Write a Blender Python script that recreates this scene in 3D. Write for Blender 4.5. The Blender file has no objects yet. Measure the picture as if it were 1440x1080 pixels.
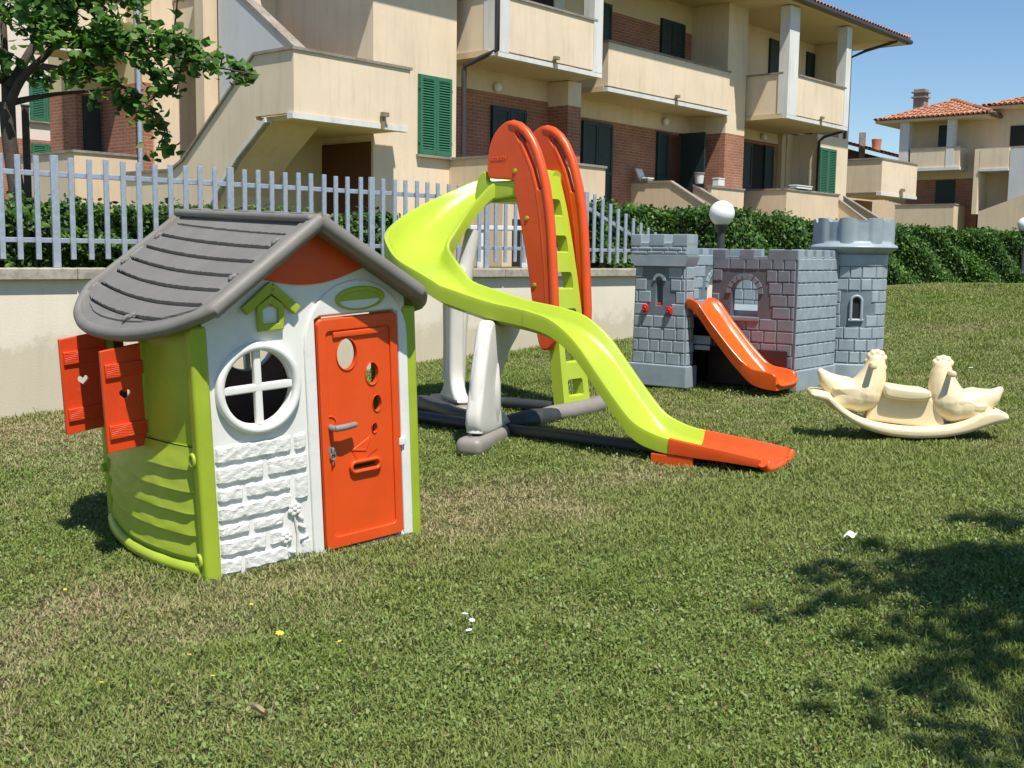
import bpy, bmesh, math, random
import numpy as np
from mathutils import Vector, Matrix, Euler
random.seed(7); rng=np.random.default_rng(11)
sc=bpy.context.scene
COL=sc.collection
PI=math.pi
def R(d): return math.radians(d)

# ------------------------------------------------------------------ materials
def newmat(name):
    m=bpy.data.materials.new(name); m.use_nodes=True
    nt=m.node_tree; b=nt.nodes['Principled BSDF']
    return m,nt,b
def N_(nt,t,**kw):
    n=nt.nodes.new(t)
    for k,v in kw.items():
        if k in n.inputs: n.inputs[k].default_value=v
        else: setattr(n,k,v)
    return n
def ramp(nt,fac,stops):
    r=nt.nodes.new('ShaderNodeValToRGB')
    el=r.color_ramp.elements
    while len(el)<len(stops): el.new(.5)
    for e,(p,c) in zip(el,stops):
        e.position=p; e.color=(c[0],c[1],c[2],1)
    nt.links.new(fac,r.inputs['Fac']); return r.outputs['Color']
def noise(nt,co,scale,detail=4,rough=.55):
    n=N_(nt,'ShaderNodeTexNoise',Scale=scale,Detail=detail,Roughness=rough)
    nt.links.new(co,n.inputs['Vector']); return n.outputs['Fac']
def bump(nt,b,h,strength=.3,dist=.01):
    bp=N_(nt,'ShaderNodeBump',Strength=strength,Distance=dist)
    nt.links.new(h,bp.inputs['Height']); nt.links.new(bp.outputs['Normal'],b.inputs['Normal']); return bp
def mulc(c,k): return tuple(min(1,x*k) for x in c[:3])
def obco(nt): return nt.nodes.new('ShaderNodeTexCoord').outputs['Object']
def plastic(name,c,rough=.38,var=.10,sc_=9,bmp=.06,dirt=.0,spec=.45):
    m,nt,b=newmat(name); co=obco(nt)
    col=ramp(nt,noise(nt,co,sc_,5),[(.3,mulc(c,1-var)),(.7,mulc(c,1+var*.6))])
    if dirt>0:
        mx=N_(nt,'ShaderNodeMixRGB'); mx.inputs['Color2'].default_value=(.20,.17,.12,1)
        f=ramp(nt,noise(nt,co,4.5,8,.7),[(.52,(0,0,0)),(.75,(dirt,)*3)])
        nt.links.new(f,mx.inputs['Fac']); nt.links.new(col,mx.inputs['Color1']); col=mx.outputs['Color']
    nt.links.new(col,b.inputs['Base Color'])
    rr=nt.nodes.new('ShaderNodeMapRange'); rr.inputs['To Min'].default_value=rough-.08; rr.inputs['To Max'].default_value=rough+.14
    nt.links.new(noise(nt,co,25,3),rr.inputs['Value']); nt.links.new(rr.outputs['Result'],b.inputs['Roughness'])
    b.inputs['Specular IOR Level'].default_value=spec
    if bmp: bump(nt,b,noise(nt,co,160,3),bmp,.004)
    return m
def stucco(name,c,stain=.25):
    m,nt,b=newmat(name); co=obco(nt)
    c1=ramp(nt,noise(nt,co,.9,6,.6),[(.3,mulc(c,1-stain*.45)),(.7,mulc(c,1.06))])
    mp=N_(nt,'ShaderNodeMapping'); mp.inputs['Scale'].default_value=(3,3,.35); nt.links.new(co,mp.inputs['Vector'])
    st=ramp(nt,noise(nt,mp.outputs['Vector'],2.0,6,.65),[(.5,(1,1,1)),(.8,(1-stain,1-stain*1.05,1-stain*1.1))])
    mx=N_(nt,'ShaderNodeMixRGB',blend_type='MULTIPLY'); mx.inputs['Fac'].default_value=1
    nt.links.new(c1,mx.inputs['Color1']); nt.links.new(st,mx.inputs['Color2'])
    nt.links.new(mx.outputs['Color'],b.inputs['Base Color']); b.inputs['Roughness'].default_value=.93
    b.inputs['Specular IOR Level'].default_value=.15
    bump(nt,b,noise(nt,co,90,4),.35,.006); return m
def brickmat(name,c1,c2,mortar):
    m,nt,b=newmat(name); co=obco(nt)
    sp=nt.nodes.new('ShaderNodeSeparateXYZ'); nt.links.new(co,sp.inputs[0])
    ad=N_(nt,'ShaderNodeMath',operation='ADD'); nt.links.new(sp.outputs[0],ad.inputs[0]); nt.links.new(sp.outputs[1],ad.inputs[1])
    cb=nt.nodes.new('ShaderNodeCombineXYZ'); nt.links.new(ad.outputs[0],cb.inputs[0]); nt.links.new(sp.outputs[2],cb.inputs[1])
    bt=N_(nt,'ShaderNodeTexBrick'); nt.links.new(cb.outputs[0],bt.inputs['Vector'])
    bt.inputs['Color1'].default_value=(*c1,1); bt.inputs['Color2'].default_value=(*c2,1); bt.inputs['Mortar'].default_value=(*mortar,1)
    bt.inputs['Scale'].default_value=1; bt.inputs['Brick Width'].default_value=.26; bt.inputs['Row Height'].default_value=.075
    bt.inputs['Mortar Size'].default_value=.008; bt.inputs['Bias'].default_value=-.2
    mx=N_(nt,'ShaderNodeMixRGB',blend_type='MULTIPLY'); mx.inputs['Fac'].default_value=1
    nt.links.new(bt.outputs['Color'],mx.inputs['Color1'])
    nt.links.new(ramp(nt,noise(nt,co,1.6,6),[(.3,(.72,.72,.72)),(.7,(1.1,1.08,1.05))]),mx.inputs['Color2'])
    nt.links.new(mx.outputs['Color'],b.inputs['Base Color']); b.inputs['Roughness'].default_value=.9
    inv=N_(nt,'ShaderNodeMath',operation='SUBTRACT'); inv.inputs[0].default_value=1; nt.links.new(bt.outputs['Fac'],inv.inputs[1])
    bump(nt,b,inv.outputs[0],.6,.01); return m
def concrete(name,c,scale=14):
    m,nt,b=newmat(name); co=obco(nt)
    a=ramp(nt,noise(nt,co,scale,8,.7),[(.28,mulc(c,.55)),(.5,c),(.75,mulc(c,1.25))])
    mx=N_(nt,'ShaderNodeMixRGB',blend_type='MULTIPLY'); mx.inputs['Fac'].default_value=1
    nt.links.new(a,mx.inputs['Color1']); nt.links.new(ramp(nt,noise(nt,co,2,5),[(.35,(.75,.73,.7)),(.65,(1.05,1.05,1.05))]),mx.inputs['Color2'])
    nt.links.new(mx.outputs['Color'],b.inputs['Base Color']); b.inputs['Roughness'].default_value=.95
    bump(nt,b,noise(nt,co,120,4),.4,.006); return m
def simple(name,c,rough=.6,metal=0,var=.12,sc_=12):
    m,nt,b=newmat(name); co=obco(nt)
    nt.links.new(ramp(nt,noise(nt,co,sc_,5),[(.3,mulc(c,1-var)),(.7,mulc(c,1+var))]),b.inputs['Base Color'])
    b.inputs['Roughness'].default_value=rough; b.inputs['Metallic'].default_value=metal; return m
def leafmat(name,stops,sc_=3.,trans=.25,rough=.42):
    m,nt,b=newmat(name)
    g=nt.nodes.new('ShaderNodeNewGeometry')
    col=ramp(nt,g.outputs['Random Per Island'],stops)
    mv=N_(nt,'ShaderNodeMixRGB',blend_type='MULTIPLY'); mv.inputs['Fac'].default_value=1; nt.links.new(col,mv.inputs['Color1'])
    nt.links.new(ramp(nt,noise(nt,g.outputs['Position'],1.6,5,.7),[(.3,(.62,.60,.55)),(.5,(1,1,1)),(.72,(1.45,1.3,.9))]),mv.inputs['Color2']); col=mv.outputs['Color']
    nt.links.new(col,b.inputs['Base Color']); b.inputs['Roughness'].default_value=rough; b.inputs['Specular IOR Level'].default_value=.3
    tr=nt.nodes.new('ShaderNodeBsdfTranslucent'); 
    hs=N_(nt,'ShaderNodeHueSaturation',Value=1.6,Saturation=1.1); nt.links.new(col,hs.inputs['Color']); nt.links.new(hs.outputs['Color'],tr.inputs['Color'])
    mx=nt.nodes.new('ShaderNodeMixShader'); mx.inputs['Fac'].default_value=trans
    out=nt.nodes['Material Output']
    nt.links.new(b.outputs[0],mx.inputs[1]); nt.links.new(tr.outputs[0],mx.inputs[2]); nt.links.new(mx.outputs[0],out.inputs['Surface'])
    return m

M={}
M['white']=plastic('white_plastic',(.77,.76,.715),.38,.06,5,.05,.20)
M['whiterelief']=plastic('white_relief_plastic',(.77,.76,.715),.5,.05,5,.0,.10)
_nt=M['whiterelief'].node_tree; bump(_nt,_nt.nodes['Principled BSDF'],noise(_nt,obco(_nt),75,5,.65),.9,.006)
M['lime']=plastic('lime_plastic',(.35,.45,.034),.34,.12,5,.05,.16)
M['limeslide']=plastic('lime_slide_plastic',(.41,.52,.038),.29,.08,3,.03,.10)
M['orange']=plastic('orange_plastic',(.74,.082,.012),.33,.09,5,.04,.10)
M['shutterred']=plastic('shutter_orange_plastic',(.70,.06,.012),.36,.09,5,.04,.04)
M['roofgrey']=plastic('grey_brown_plastic',(.195,.182,.162),.5,.12,6,.15,.20)
M['footgrey']=plastic('taupe_plastic',(.26,.235,.21),.42,.1,6,.06,.22)
M['framedark']=plastic('anthracite_plastic',(.035,.038,.042),.42,.15,6,.06,.25)
M['support']=plastic('pale_grey_plastic',(.66,.64,.59),.40,.06,5,.05,.12)
M['backbrown']=plastic('brown_plastic',(.20,.125,.10),.45,.1)
M['handle']=plastic('handle_grey',(.23,.21,.2),.4,.1)
M['castle']=plastic('castle_grey_plastic',(.30,.355,.385),.42,.16,9,.12,.12)
M['castlejoint']=plastic('castle_joint_plastic',(.155,.19,.215),.5,.2,9,.1,.15)
M['castledark']=plastic('castle_shaded_plastic',(.185,.20,.225),.45,.16,8,.1,.2)  # darker copy of the castle grey, front wall shade put into the colour
M['castledarkj']=plastic('castle_shaded_joint_plastic',(.105,.112,.125),.5,.16,8,.1,.2)  # joint grey of the same wall, darkened for its shade
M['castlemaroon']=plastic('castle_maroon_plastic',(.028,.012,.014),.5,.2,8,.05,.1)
M['redorange']=plastic('castle_slide_plastic',(.80,.105,.012),.25,.06,4,.03,.03)
M['red']=plastic('red_plastic',(.6,.02,.01),.35,.08)
M['cream']=plastic('cream_plastic',(.78,.65,.41),.40,.12,5,.06,.14)
M['stucco']=stucco('peach_stucco',(.76,.62,.45),.17)
M['stuccoterr']=stucco('tan_stucco',(.69,.545,.38),.17)
M['stuccopink']=stucco('pale_pink_stucco',(.76,.65,.56),.05)
M['gardenwall']=stucco('cream_render',(.73,.655,.53),.08)
M['trimwhite']=stucco('white_trim',(.70,.69,.66),.26)
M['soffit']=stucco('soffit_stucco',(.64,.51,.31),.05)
M['brick']=brickmat('red_brick',(.40,.158,.088),(.32,.12,.07),(.40,.29,.21))
M['coping']=concrete('travertine_coping',(.30,.265,.225))
M['wallcap']=concrete('weathered_wall_cap',(.40,.355,.29))
M['boardconcrete']=stucco('board_marked_concrete',(.56,.56,.57),.12)
M['shutgreen']=simple('green_shutter_paint',(.035,.155,.085),.55)
M['doorgreen']=simple('dark_green_paint',(.012,.03,.028),.5)
M['doorwood']=simple('red_brown_door',(.10,.035,.018),.5)
M['dark']=simple('dark_opening',(.012,.011,.010),.8)
M['pipe']=simple('brown_downpipe',(.06,.052,.05),.4,.3)
M['spout']=simple('weathered_spout',(.24,.19,.12),.7)
M['galv']=simple('galvanised_steel',(.47,.51,.58),.42,.55,.14,30)
M['lampglass']=plastic('opal_globe',(.86,.86,.85),.22,.02,3,0,.05)
M['lampglass'].node_tree.nodes['Principled BSDF'].inputs['Subsurface Weight'].default_value=.35
M['lamppost']=simple('dark_grey_post',(.06,.06,.062),.5,.2)
M['whitepaint']=simple('white_paint',(.75,.75,.73),.5,0,.06)
M['bark']=concrete('tree_bark',(.085,.065,.05),22)
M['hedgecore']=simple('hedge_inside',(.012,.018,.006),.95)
M['hedge']=leafmat('hedge_leaf',[(0,(.018,.042,.008)),(.35,(.035,.085,.012)),(.75,(.065,.15,.020)),(.97,(.13,.24,.045)),(1,(.26,.30,.09))],trans=.22,rough=.5)
M['treeleaf']=leafmat('tree_leaf',[(0,(.03,.075,.014)),(.4,(.06,.15,.026)),(.8,(.115,.23,.045)),(.95,(.15,.26,.06)),(1,(.22,.17,.07))],trans=.38,rough=.5)
M['rooftile']=None
def tilemat():
    m,nt,b=newmat('terracotta_tile'); co=obco(nt); g=nt.nodes.new('ShaderNodeNewGeometry')
    c=ramp(nt,g.outputs['Random Per Island'],[(0,(.34,.135,.075)),(.4,(.45,.19,.105)),(.8,(.50,.235,.14)),(1,(.39,.205,.14))])
    mx=N_(nt,'ShaderNodeMixRGB',blend_type='MULTIPLY'); mx.inputs['Fac'].default_value=1
    nt.links.new(c,mx.inputs['Color1']); nt.links.new(ramp(nt,noise(nt,co,3,6),[(.3,(.75,.72,.7)),(.7,(1.08,1.08,1.05))]),mx.inputs['Color2'])
    nt.links.new(mx.outputs['Color'],b.inputs['Base Color']); b.inputs['Roughness'].default_value=.85; return m
M['rooftile']=tilemat()

# ------------------------------------------------------------------ mesh helpers
class MB:
    def __init__(s): s.v=[]; s.f=[]
    def add(s,vs,fs,T=None):
        o=len(s.v)
        for v in vs:
            v=Vector(v); s.v.append(tuple(T@v) if T is not None else tuple(v))
        s.f+= [tuple(i+o for i in f) for f in fs]; return s
    def box(s,x0,x1,y0,y1,z0,z1,T=None):
        vs=[(x,y,z) for z in (z0,z1) for y in (y0,y1) for x in (x0,x1)]
        return s.add(vs,[(0,2,3,1),(4,5,7,6),(0,1,5,4),(2,6,7,3),(0,4,6,2),(1,3,7,5)],T)
    def rbox(s,x0,x1,y0,y1,z0,z1,r=.01,seg=2,T=None):
        bm=bmesh.new(); bmesh.ops.create_cube(bm,size=1)
        for v in bm.verts: v.co=Vector(((x0+x1)/2+v.co.x*(x1-x0),(y0+y1)/2+v.co.y*(y1-y0),(z0+z1)/2+v.co.z*(z1-z0)))
        bmesh.ops.bevel(bm,geom=bm.edges[:],offset=r,segments=seg,affect='EDGES',profile=.5)
        bm.verts.index_update()
        s.add([v.co.copy() for v in bm.verts],[tuple(v.index for v in f.verts) for f in bm.faces],T); bm.free(); return s
    def prism(s,poly,h0,h1,axis='y',T=None):
        # poly: list of (a,b); axis y -> (a,h,b); x -> (h,a,b); z -> (a,b,h)
        n=len(poly)
        def P(a,b,h): return (a,h,b) if axis=='y' else ((h,a,b) if axis=='x' else (a,b,h))
        vs=[P(a,b,h0) for a,b in poly]+[P(a,b,h1) for a,b in poly]
        fs=[tuple(range(n)),tuple(range(2*n-1,n-1,-1))]+[(i,i+n,(i+1)%n+n,(i+1)%n) for i in range(n)]
        return s.add(vs,fs,T)
    def tube(s,path,r,n=8,closed=False,cap=True,T=None,flat=1.0):
        P=[Vector(p) for p in path]; m=len(P)
        rs=r if isinstance(r,(list,tuple)) else [r]*m
        vs=[];fs=[]; prev=None
        for i,p in enumerate(P):
            a=P[(i-1)%m] if (closed or i>0) else p
            b=P[(i+1)%m] if (closed or i<m-1) else p
            t=(b-a).normalized()
            if prev is None:
                u=t.orthogonal().normalized()
                if abs(t.z)<.9: u=(Vector((0,0,1))-t*t.z).normalized()
            else: u=(prev-t*prev.dot(t)).normalized()
            prev=u; w=t.cross(u)
            for k in range(n):
                an=2*PI*k/n; vs.append(p+(u*math.cos(an)*flat+w*math.sin(an))*rs[i])
        for i in range(m if closed else m-1):
            j=(i+1)%m
            for k in range(n):
                l=(k+1)%n; fs.append((i*n+k,i*n+l,j*n+l,j*n+k))
        if cap and not closed: fs.append(tuple(range(n-1,-1,-1))); fs.append(tuple((m-1)*n+k for k in range(n)))
        return s.add(vs,fs,T)
    def lathe(s,prof,n=24,cap=True,T=None):
        vs=[];fs=[]
        for r,z in prof:
            for k in range(n): vs.append((r*math.cos(2*PI*k/n),r*math.sin(2*PI*k/n),z))
        for i in range(len(prof)-1):
            for k in range(n):
                l=(k+1)%n; fs.append((i*n+k,i*n+l,(i+1)*n+l,(i+1)*n+k))
        if cap: fs.append(tuple(range(n-1,-1,-1))); fs.append(tuple((len(prof)-1)*n+k for k in range(n)))
        return s.add(vs,fs,T)
    def ball(s,c,r,n=16,sq=(1,1,1),T=None):
        m=n//2; vs=[(c[0],c[1],c[2]-r*sq[2])]; fs=[]
        for i in range(1,m):
            a=-PI/2+PI*i/m
            for k in range(n): vs.append((c[0]+r*sq[0]*math.cos(a)*math.cos(2*PI*k/n),c[1]+r*sq[1]*math.cos(a)*math.sin(2*PI*k/n),c[2]+r*sq[2]*math.sin(a)))
        vs.append((c[0],c[1],c[2]+r*sq[2])); e=len(vs)-1
        for k in range(n): fs.append((0,1+(k+1)%n,1+k)); fs.append((e,e-n+k,e-n+(k+1)%n))
        for i in range(m-2):
            for k in range(n):
                l=(k+1)%n; fs.append((1+i*n+k,1+i*n+l,1+(i+1)*n+l,1+(i+1)*n+k))
        return s.add(vs,fs,T)
    def grid(s,fn,nu,nv,T=None,closeu=False):
        vs=[fn(i/nu,j/nv) for i in range(nu+1) for j in range(nv+1)]
        fs=[(i*(nv+1)+j,(i+1)*(nv+1)+j,(i+1)*(nv+1)+j+1,i*(nv+1)+j+1) for i in range(nu) for j in range(nv)]
        return s.add(vs,fs,T)
    def plate(s,outline,holes,depth,bevel=.0,axis='y',off=0,T=None,res=2):
        """flat plate with holes; outline in (a,b); thickness centred on off along axis"""
        cu=bpy.data.curves.new('tmp','CURVE'); cu.dimensions='2D'; cu.fill_mode='BOTH'
        cu.extrude=max(depth/2-bevel,0.0001); cu.bevel_depth=bevel; cu.bevel_resolution=res; cu.offset=-bevel
        for poly in [outline]+list(holes):
            sp=cu.splines.new('POLY'); sp.points.add(len(poly)-1); sp.use_cyclic_u=True
            for q,(a,b) in zip(sp.points,poly): q.co=(a,b,0,1)
        ob=bpy.data.objects.new('tmp',cu); COL.objects.link(ob)
        dg=bpy.context.evaluated_depsgraph_get(); me=bpy.data.meshes.new_from_object(ob.evaluated_get(dg))
        def P(v):
            if axis=='y': return (v.x,off+v.z,v.y)
            if axis=='x': return (off+v.z,v.x,v.y)
            return (v.x,v.y,off+v.z)
        s.add([P(v.co) for v in me.vertices],[tuple(p.vertices) for p in me.polygons],T)
        bpy.data.objects.remove(ob); bpy.data.curves.remove(cu); bpy.data.meshes.remove(me); return s
    def build(s,name,mat,parent=None,smooth=40,fixn=True):
        me=bpy.data.meshes.new(name); me.from_pydata(s.v,[],s.f); me.update()
        if fixn:
            bm=bmesh.new(); bm.from_mesh(me)
            bmesh.ops.remove_doubles(bm,verts=bm.verts[:],dist=1e-5)
            bmesh.ops.recalc_face_normals(bm,faces=bm.faces[:]); bm.to_mesh(me); bm.free()
        if smooth:
            me.shade_smooth()
            if smooth<180: me.set_sharp_from_angle(angle=R(smooth))
        me.materials.append(mat)
        o=bpy.data.objects.new(name,me); COL.objects.link(o)
        if smooth and smooth<60:
            wm=o.modifiers.new('wn','WEIGHTED_NORMAL'); wm.keep_sharp=True; wm.weight=90
        if parent is not None: o.parent=parent
        return o
def tag(o,label=None,cat=None,group=None,kind=None):
    if label: o['label']=label
    if cat: o['category']=cat
    if group: o['group']=group
    if kind: o['kind']=kind
    return o
def empty(name,loc=(0,0,0),rot=(0,0,0),label=None,cat=None,group=None):
    o=bpy.data.objects.new(name,None); COL.objects.link(o); o.location=loc; o.rotation_euler=rot
    o.empty_display_size=.2; return tag(o,label,cat,group)
def circ(cx,cy,r,n=28,ry=None): return [(cx+r*math.cos(2*PI*k/n),cy+(ry or r)*math.sin(2*PI*k/n)) for k in range(n)]
def rrect(x0,x1,z0,z1,r,n=5):
    o=[]
    for cx,cz,a in ((x1-r,z1-r,0),(x0+r,z1-r,PI/2),(x0+r,z0+r,PI),(x1-r,z0+r,1.5*PI)):
        for k in range(n+1):
            t=a+PI/2*k/n; o.append((cx+r*math.cos(t),cz+r*math.sin(t)))
    return o
def smoothpoly(pts,n=6,closed=True):
    """Catmull-Rom through points"""
    out=[];m=len(pts)
    for i in range(m if closed else m-1):
        p0=Vector(pts[(i-1)%m] if closed or i>0 else pts[0]); p1=Vector(pts[i]); p2=Vector(pts[(i+1)%m]); p3=Vector(pts[(i+2)%m] if closed or i<m-2 else pts[-1])
        for k in range(n):
            t=k/n; out.append(tuple(.5*((2*p1)+(-p0+p2)*t+(2*p0-5*p1+4*p2-p3)*t*t+(-p0+3*p1-3*p2+p3)*t**3)))
    if not closed: out.append(tuple(pts[-1]))
    return out

# ------------------------------------------------------------------ camera, light, sky
p,r=R(6.5825),R(.775)
fw=Vector((0,math.cos(p),-math.sin(p))); up=Vector((0,math.sin(p),math.cos(p))); rt=Vector((1,0,0))
RT=rt*math.cos(r)+up*math.sin(r); UP=-rt*math.sin(r)+up*math.cos(r)
cam=bpy.data.cameras.new('camera'); co_=bpy.data.objects.new('camera',cam); COL.objects.link(co_)
Mx=Matrix((( RT.x,UP.x,-fw.x,0),(RT.y,UP.y,-fw.y,0),(RT.z,UP.z,-fw.z,1.25),(0,0,0,1)))
co_.matrix_world=Mx; cam.sensor_width=36; cam.lens=1588.84/1440*36; cam.clip_end=2000; cam.clip_start=.05
sc.camera=co_
SAX,SAY=.446,-.895
SUN=Vector((SAX*math.cos(R(62.5)),SAY*math.cos(R(62.5)),math.sin(R(62.5)))).normalized()
sl=bpy.data.lights.new('sun','SUN'); sl.energy=5.0; sl.angle=R(.53); sl.color=(1,.955,.87)
so=bpy.data.objects.new('sun',sl); COL.objects.link(so); so.rotation_euler=SUN.to_track_quat('Z','Y').to_euler(); so.location=(8,-8,14)
w=bpy.data.worlds.new('World'); sc.world=w; w.use_nodes=True
nt=w.node_tree; bg=nt.nodes['Background']; bg.inputs['Strength'].default_value=.098
sk=nt.nodes.new('ShaderNodeTexSky'); sk.sky_type='NISHITA'; sk.sun_disc=False; sk.sun_elevation=R(62.5); sk.sun_rotation=math.atan2(SAX,SAY)
sk.air_density=1.0; sk.dust_density=.1; sk.ozone_density=3.5
hsv=N_(nt,'ShaderNodeHueSaturation',Saturation=1.12,Value=1.0); nt.links.new(sk.outputs[0],hsv.inputs['Color']); nt.links.new(hsv.outputs['Color'],bg.inputs['Color'])
sc.view_settings.view_transform='Standard'; sc.view_settings.look='None'; sc.view_settings.exposure=.38; sc.view_settings.gamma=1
sc.cycles.max_bounces=6; sc.cycles.diffuse_bounces=3; sc.cycles.glossy_bounces=2; sc.cycles.transmission_bounces=3; sc.cycles.caustics_reflective=False; sc.cycles.caustics_refractive=False
sc.cycles.sample_clamp_indirect=6

# ------------------------------------------------------------------ terrain
W0=np.array([-3.78,8.35]); WL=np.array([5.02,4.75]); WL=WL/np.hypot(*WL); WN=np.array([WL[1],-WL[0]])
SX=np.array([-60,-12,-3,0,4,7,10,14,18,30,80.]); SZ=np.array([-.3,-.3,-.12,0,.2,.3,.58,.88,.84,.9,.95])
def zs(s):
    s=np.asarray(s,float); return (np.interp(s-.35,SX,SZ)+np.interp(s,SX,SZ)+np.interp(s+.35,SX,SZ))/3-.018
def vnoise(x,y,seed=0):
    q=np.random.default_rng(seed); t=np.zeros_like(x)
    for k in range(7):
        a=q.uniform(0,2*PI); f=q.uniform(.6,1.5); ph=q.uniform(0,6.28)
        t=t+np.sin(f*(x*math.cos(a)+y*math.sin(a))+ph+1.3*np.sin(.7*f*(y*math.cos(a)-x*math.sin(a))+ph*2))
    return t/7*1.6
def ground(X,Y):
    X=np.asarray(X,float);Y=np.asarray(Y,float)
    s=(X-W0[0])*WL[0]+(Y-W0[1])*WL[1]; t=(X-W0[0])*WN[0]+(Y-W0[1])*WN[1]
    z=zs(s)+.007*vnoise(X*3,Y*3,3)+.009*vnoise(X*11,Y*11,8)+.005*vnoise(X*24,Y*24,9)
    k=np.clip((-t-.03)/.12,0,1)*np.clip((11.3-s)/.4,0,1)
    k=np.maximum(k,np.clip((-t-1.2)/.4,0,1))
    return z*(1-k)+1.0*k
def gz(x,y): return float(ground(x,y))
def build_ground():
    sv=np.concatenate([[-250,-120,-60,-30,-18],np.arange(-13,24.01,.25),[27,32,45,80,150,260]])
    tv=np.concatenate([[-260,-150,-80,-40,-20,-10,-4,-1.5,-.6,-.25],np.linspace(-.15,-.03,4),np.arange(0,13.01,.25),[16,22,40,90,200]])
    S,T=np.meshgrid(sv,tv,indexing='ij')
    X=W0[0]+S*WL[0]+T*WN[0]; Y=W0[1]+S*WL[1]+T*WN[1]; Z=ground(X,Y)-.014
    n,m=S.shape; vs=np.stack([X,Y,Z],-1).reshape(-1,3).tolist()
    fs=[(i*m+j,(i+1)*m+j,(i+1)*m+j+1,i*m+j+1) for i in range(n-1) for j in range(m-1)]
    b=MB(); b.v=vs; b.f=fs
    m_,nt,bs=newmat('lawn_soil'); co=nt.nodes.new('ShaderNodeNewGeometry').outputs['Position']
    c=ramp(nt,noise(nt,co,22,8,.75),[(.3,(.07,.085,.03)),(.5,(.13,.145,.05)),(.7,(.25,.215,.11))])
    dry=ramp(nt,noise(nt,co,.8,5,.6),[(.48,(0,0,0)),(.68,(1,1,1))])
    mx=N_(nt,'ShaderNodeMixRGB'); nt.links.new(dry,mx.inputs['Fac']); nt.links.new(c,mx.inputs['Color1'])
    nt.links.new(ramp(nt,noise(nt,co,40,6,.7),[(.3,(.06,.045,.02)),(.7,(.20,.155,.085))]),mx.inputs['Color2'])
    nt.links.new(mx.outputs['Color'],bs.inputs['Base Color']); bs.inputs['Roughness'].default_value=1; bs.inputs['Specular IOR Level'].default_value=.1
    bump(nt,bs,noise(nt,co,60,6,.7),.8,.02)
    o=b.build('lawn_ground',m_,None,smooth=180,fixn=False); tag(o,kind='structure')
build_ground()

# ------------------------------------------------------------------ grass (uncountable)
def raw_mesh(name,V,loops,starts,mat,col=None):
    me=bpy.data.meshes.new(name); me.vertices.add(len(V)); me.vertices.foreach_set('co',V.astype(np.float32).ravel())
    me.loops.add(len(loops)); me.loops.foreach_set('vertex_index',loops.astype(np.int32))
    me.polygons.add(len(starts)); me.polygons.foreach_set('loop_start',starts.astype(np.int32))
    me.update(calc_edges=True); me.materials.append(mat)
    if col is not None:
        at=me.color_attributes.new('tint','FLOAT_COLOR','POINT'); at.data.foreach_set('color',col.astype(np.float32).ravel())
    o=bpy.data.objects.new(name,me); COL.objects.link(o); return o
HOUSE=(-.814,4.727,.689)
def in_house(X,Y):
    dx,dy=X-HOUSE[0],Y-HOUSE[1]; c,s=math.cos(HOUSE[2]),math.sin(HOUSE[2])
    lx=c*dx+s*dy; ly=-s*dx+c*dy
    return (np.abs(lx)<.47)&(ly>.05)&(ly<1.0)
def dryness(X,Y):
    d=vnoise(X*1.1,Y*1.1,21)*.36+vnoise(X*3.1,Y*3.1,22)*.38+vnoise(X*8,Y*8,23)*.34
    for cx,cy,rr,a in ((-.25,5.4,.6,.7),(-.6,4.3,.6,.35),(-3.2,7.3,1.5,.9),(.35,5.9,.8,.5),(1.6,8.2,1.0,.35),(-1.8,4.0,.8,.35),(-.9,3.2,.4,.3)):
        d=d+a*np.exp(-((X-cx)**2+(Y-cy)**2)/rr**2)
    for cx,cy,rr,a in ((.2,3.5,.8,.55),(1.2,4.6,.9,.5),(.1,6.6,.7,.8),(2.6,5.5,1.3,.5),(-.6,8.8,1.2,.5),(1.6,5.5,.8,.5)):
        d=d-a*np.exp(-((X-cx)**2+(Y-cy)**2)/rr**2)
    return d
def grassmat():
    m,nt,b=newmat('grass_blade'); a=nt.nodes.new('ShaderNodeAttribute'); a.attribute_name='tint'
    nt.links.new(a.outputs['Color'],b.inputs['Base Color']); b.inputs['Roughness'].default_value=.55; b.inputs['Specular IOR Level'].default_value=.3
    tr=nt.nodes.new('ShaderNodeBsdfTranslucent'); nt.links.new(a.outputs['Color'],tr.inputs['Color'])
    mx=nt.nodes.new('ShaderNodeMixShader'); mx.inputs['Fac'].default_value=.3
    nt.links.new(b.outputs[0],mx.inputs[1]); nt.links.new(tr.outputs[0],mx.inputs[2]); nt.links.new(mx.outputs[0],nt.nodes['Material Output'].inputs['Surface'])
    return m
GM=grassmat()
def grass_points(n0,rmin,rmax,dens0,pw,ang=36):
    # sample radius with density dens0*(3.2/r)^pw (clamped)
    rr=np.linspace(rmin,rmax,400); d=dens0*np.minimum(1,(3.2/rr))**pw*rr*2*R(ang)
    cdf=np.cumsum(d); tot=cdf[-1]*(rr[1]-rr[0]); n=int(tot)
    rs=np.interp(rng.random(n),cdf/cdf[-1],rr); th=(rng.random(n)*2-1)*R(ang)
    return rs*np.sin(th),rs*np.cos(th),rs
def lawn_filter(X,Y):
    s=(X-W0[0])*WL[0]+(Y-W0[1])*WL[1]; t=(X-W0[0])*WN[0]+(Y-W0[1])*WN[1]
    return (t>.02)&(s<26)&~in_house(X,Y)
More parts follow.
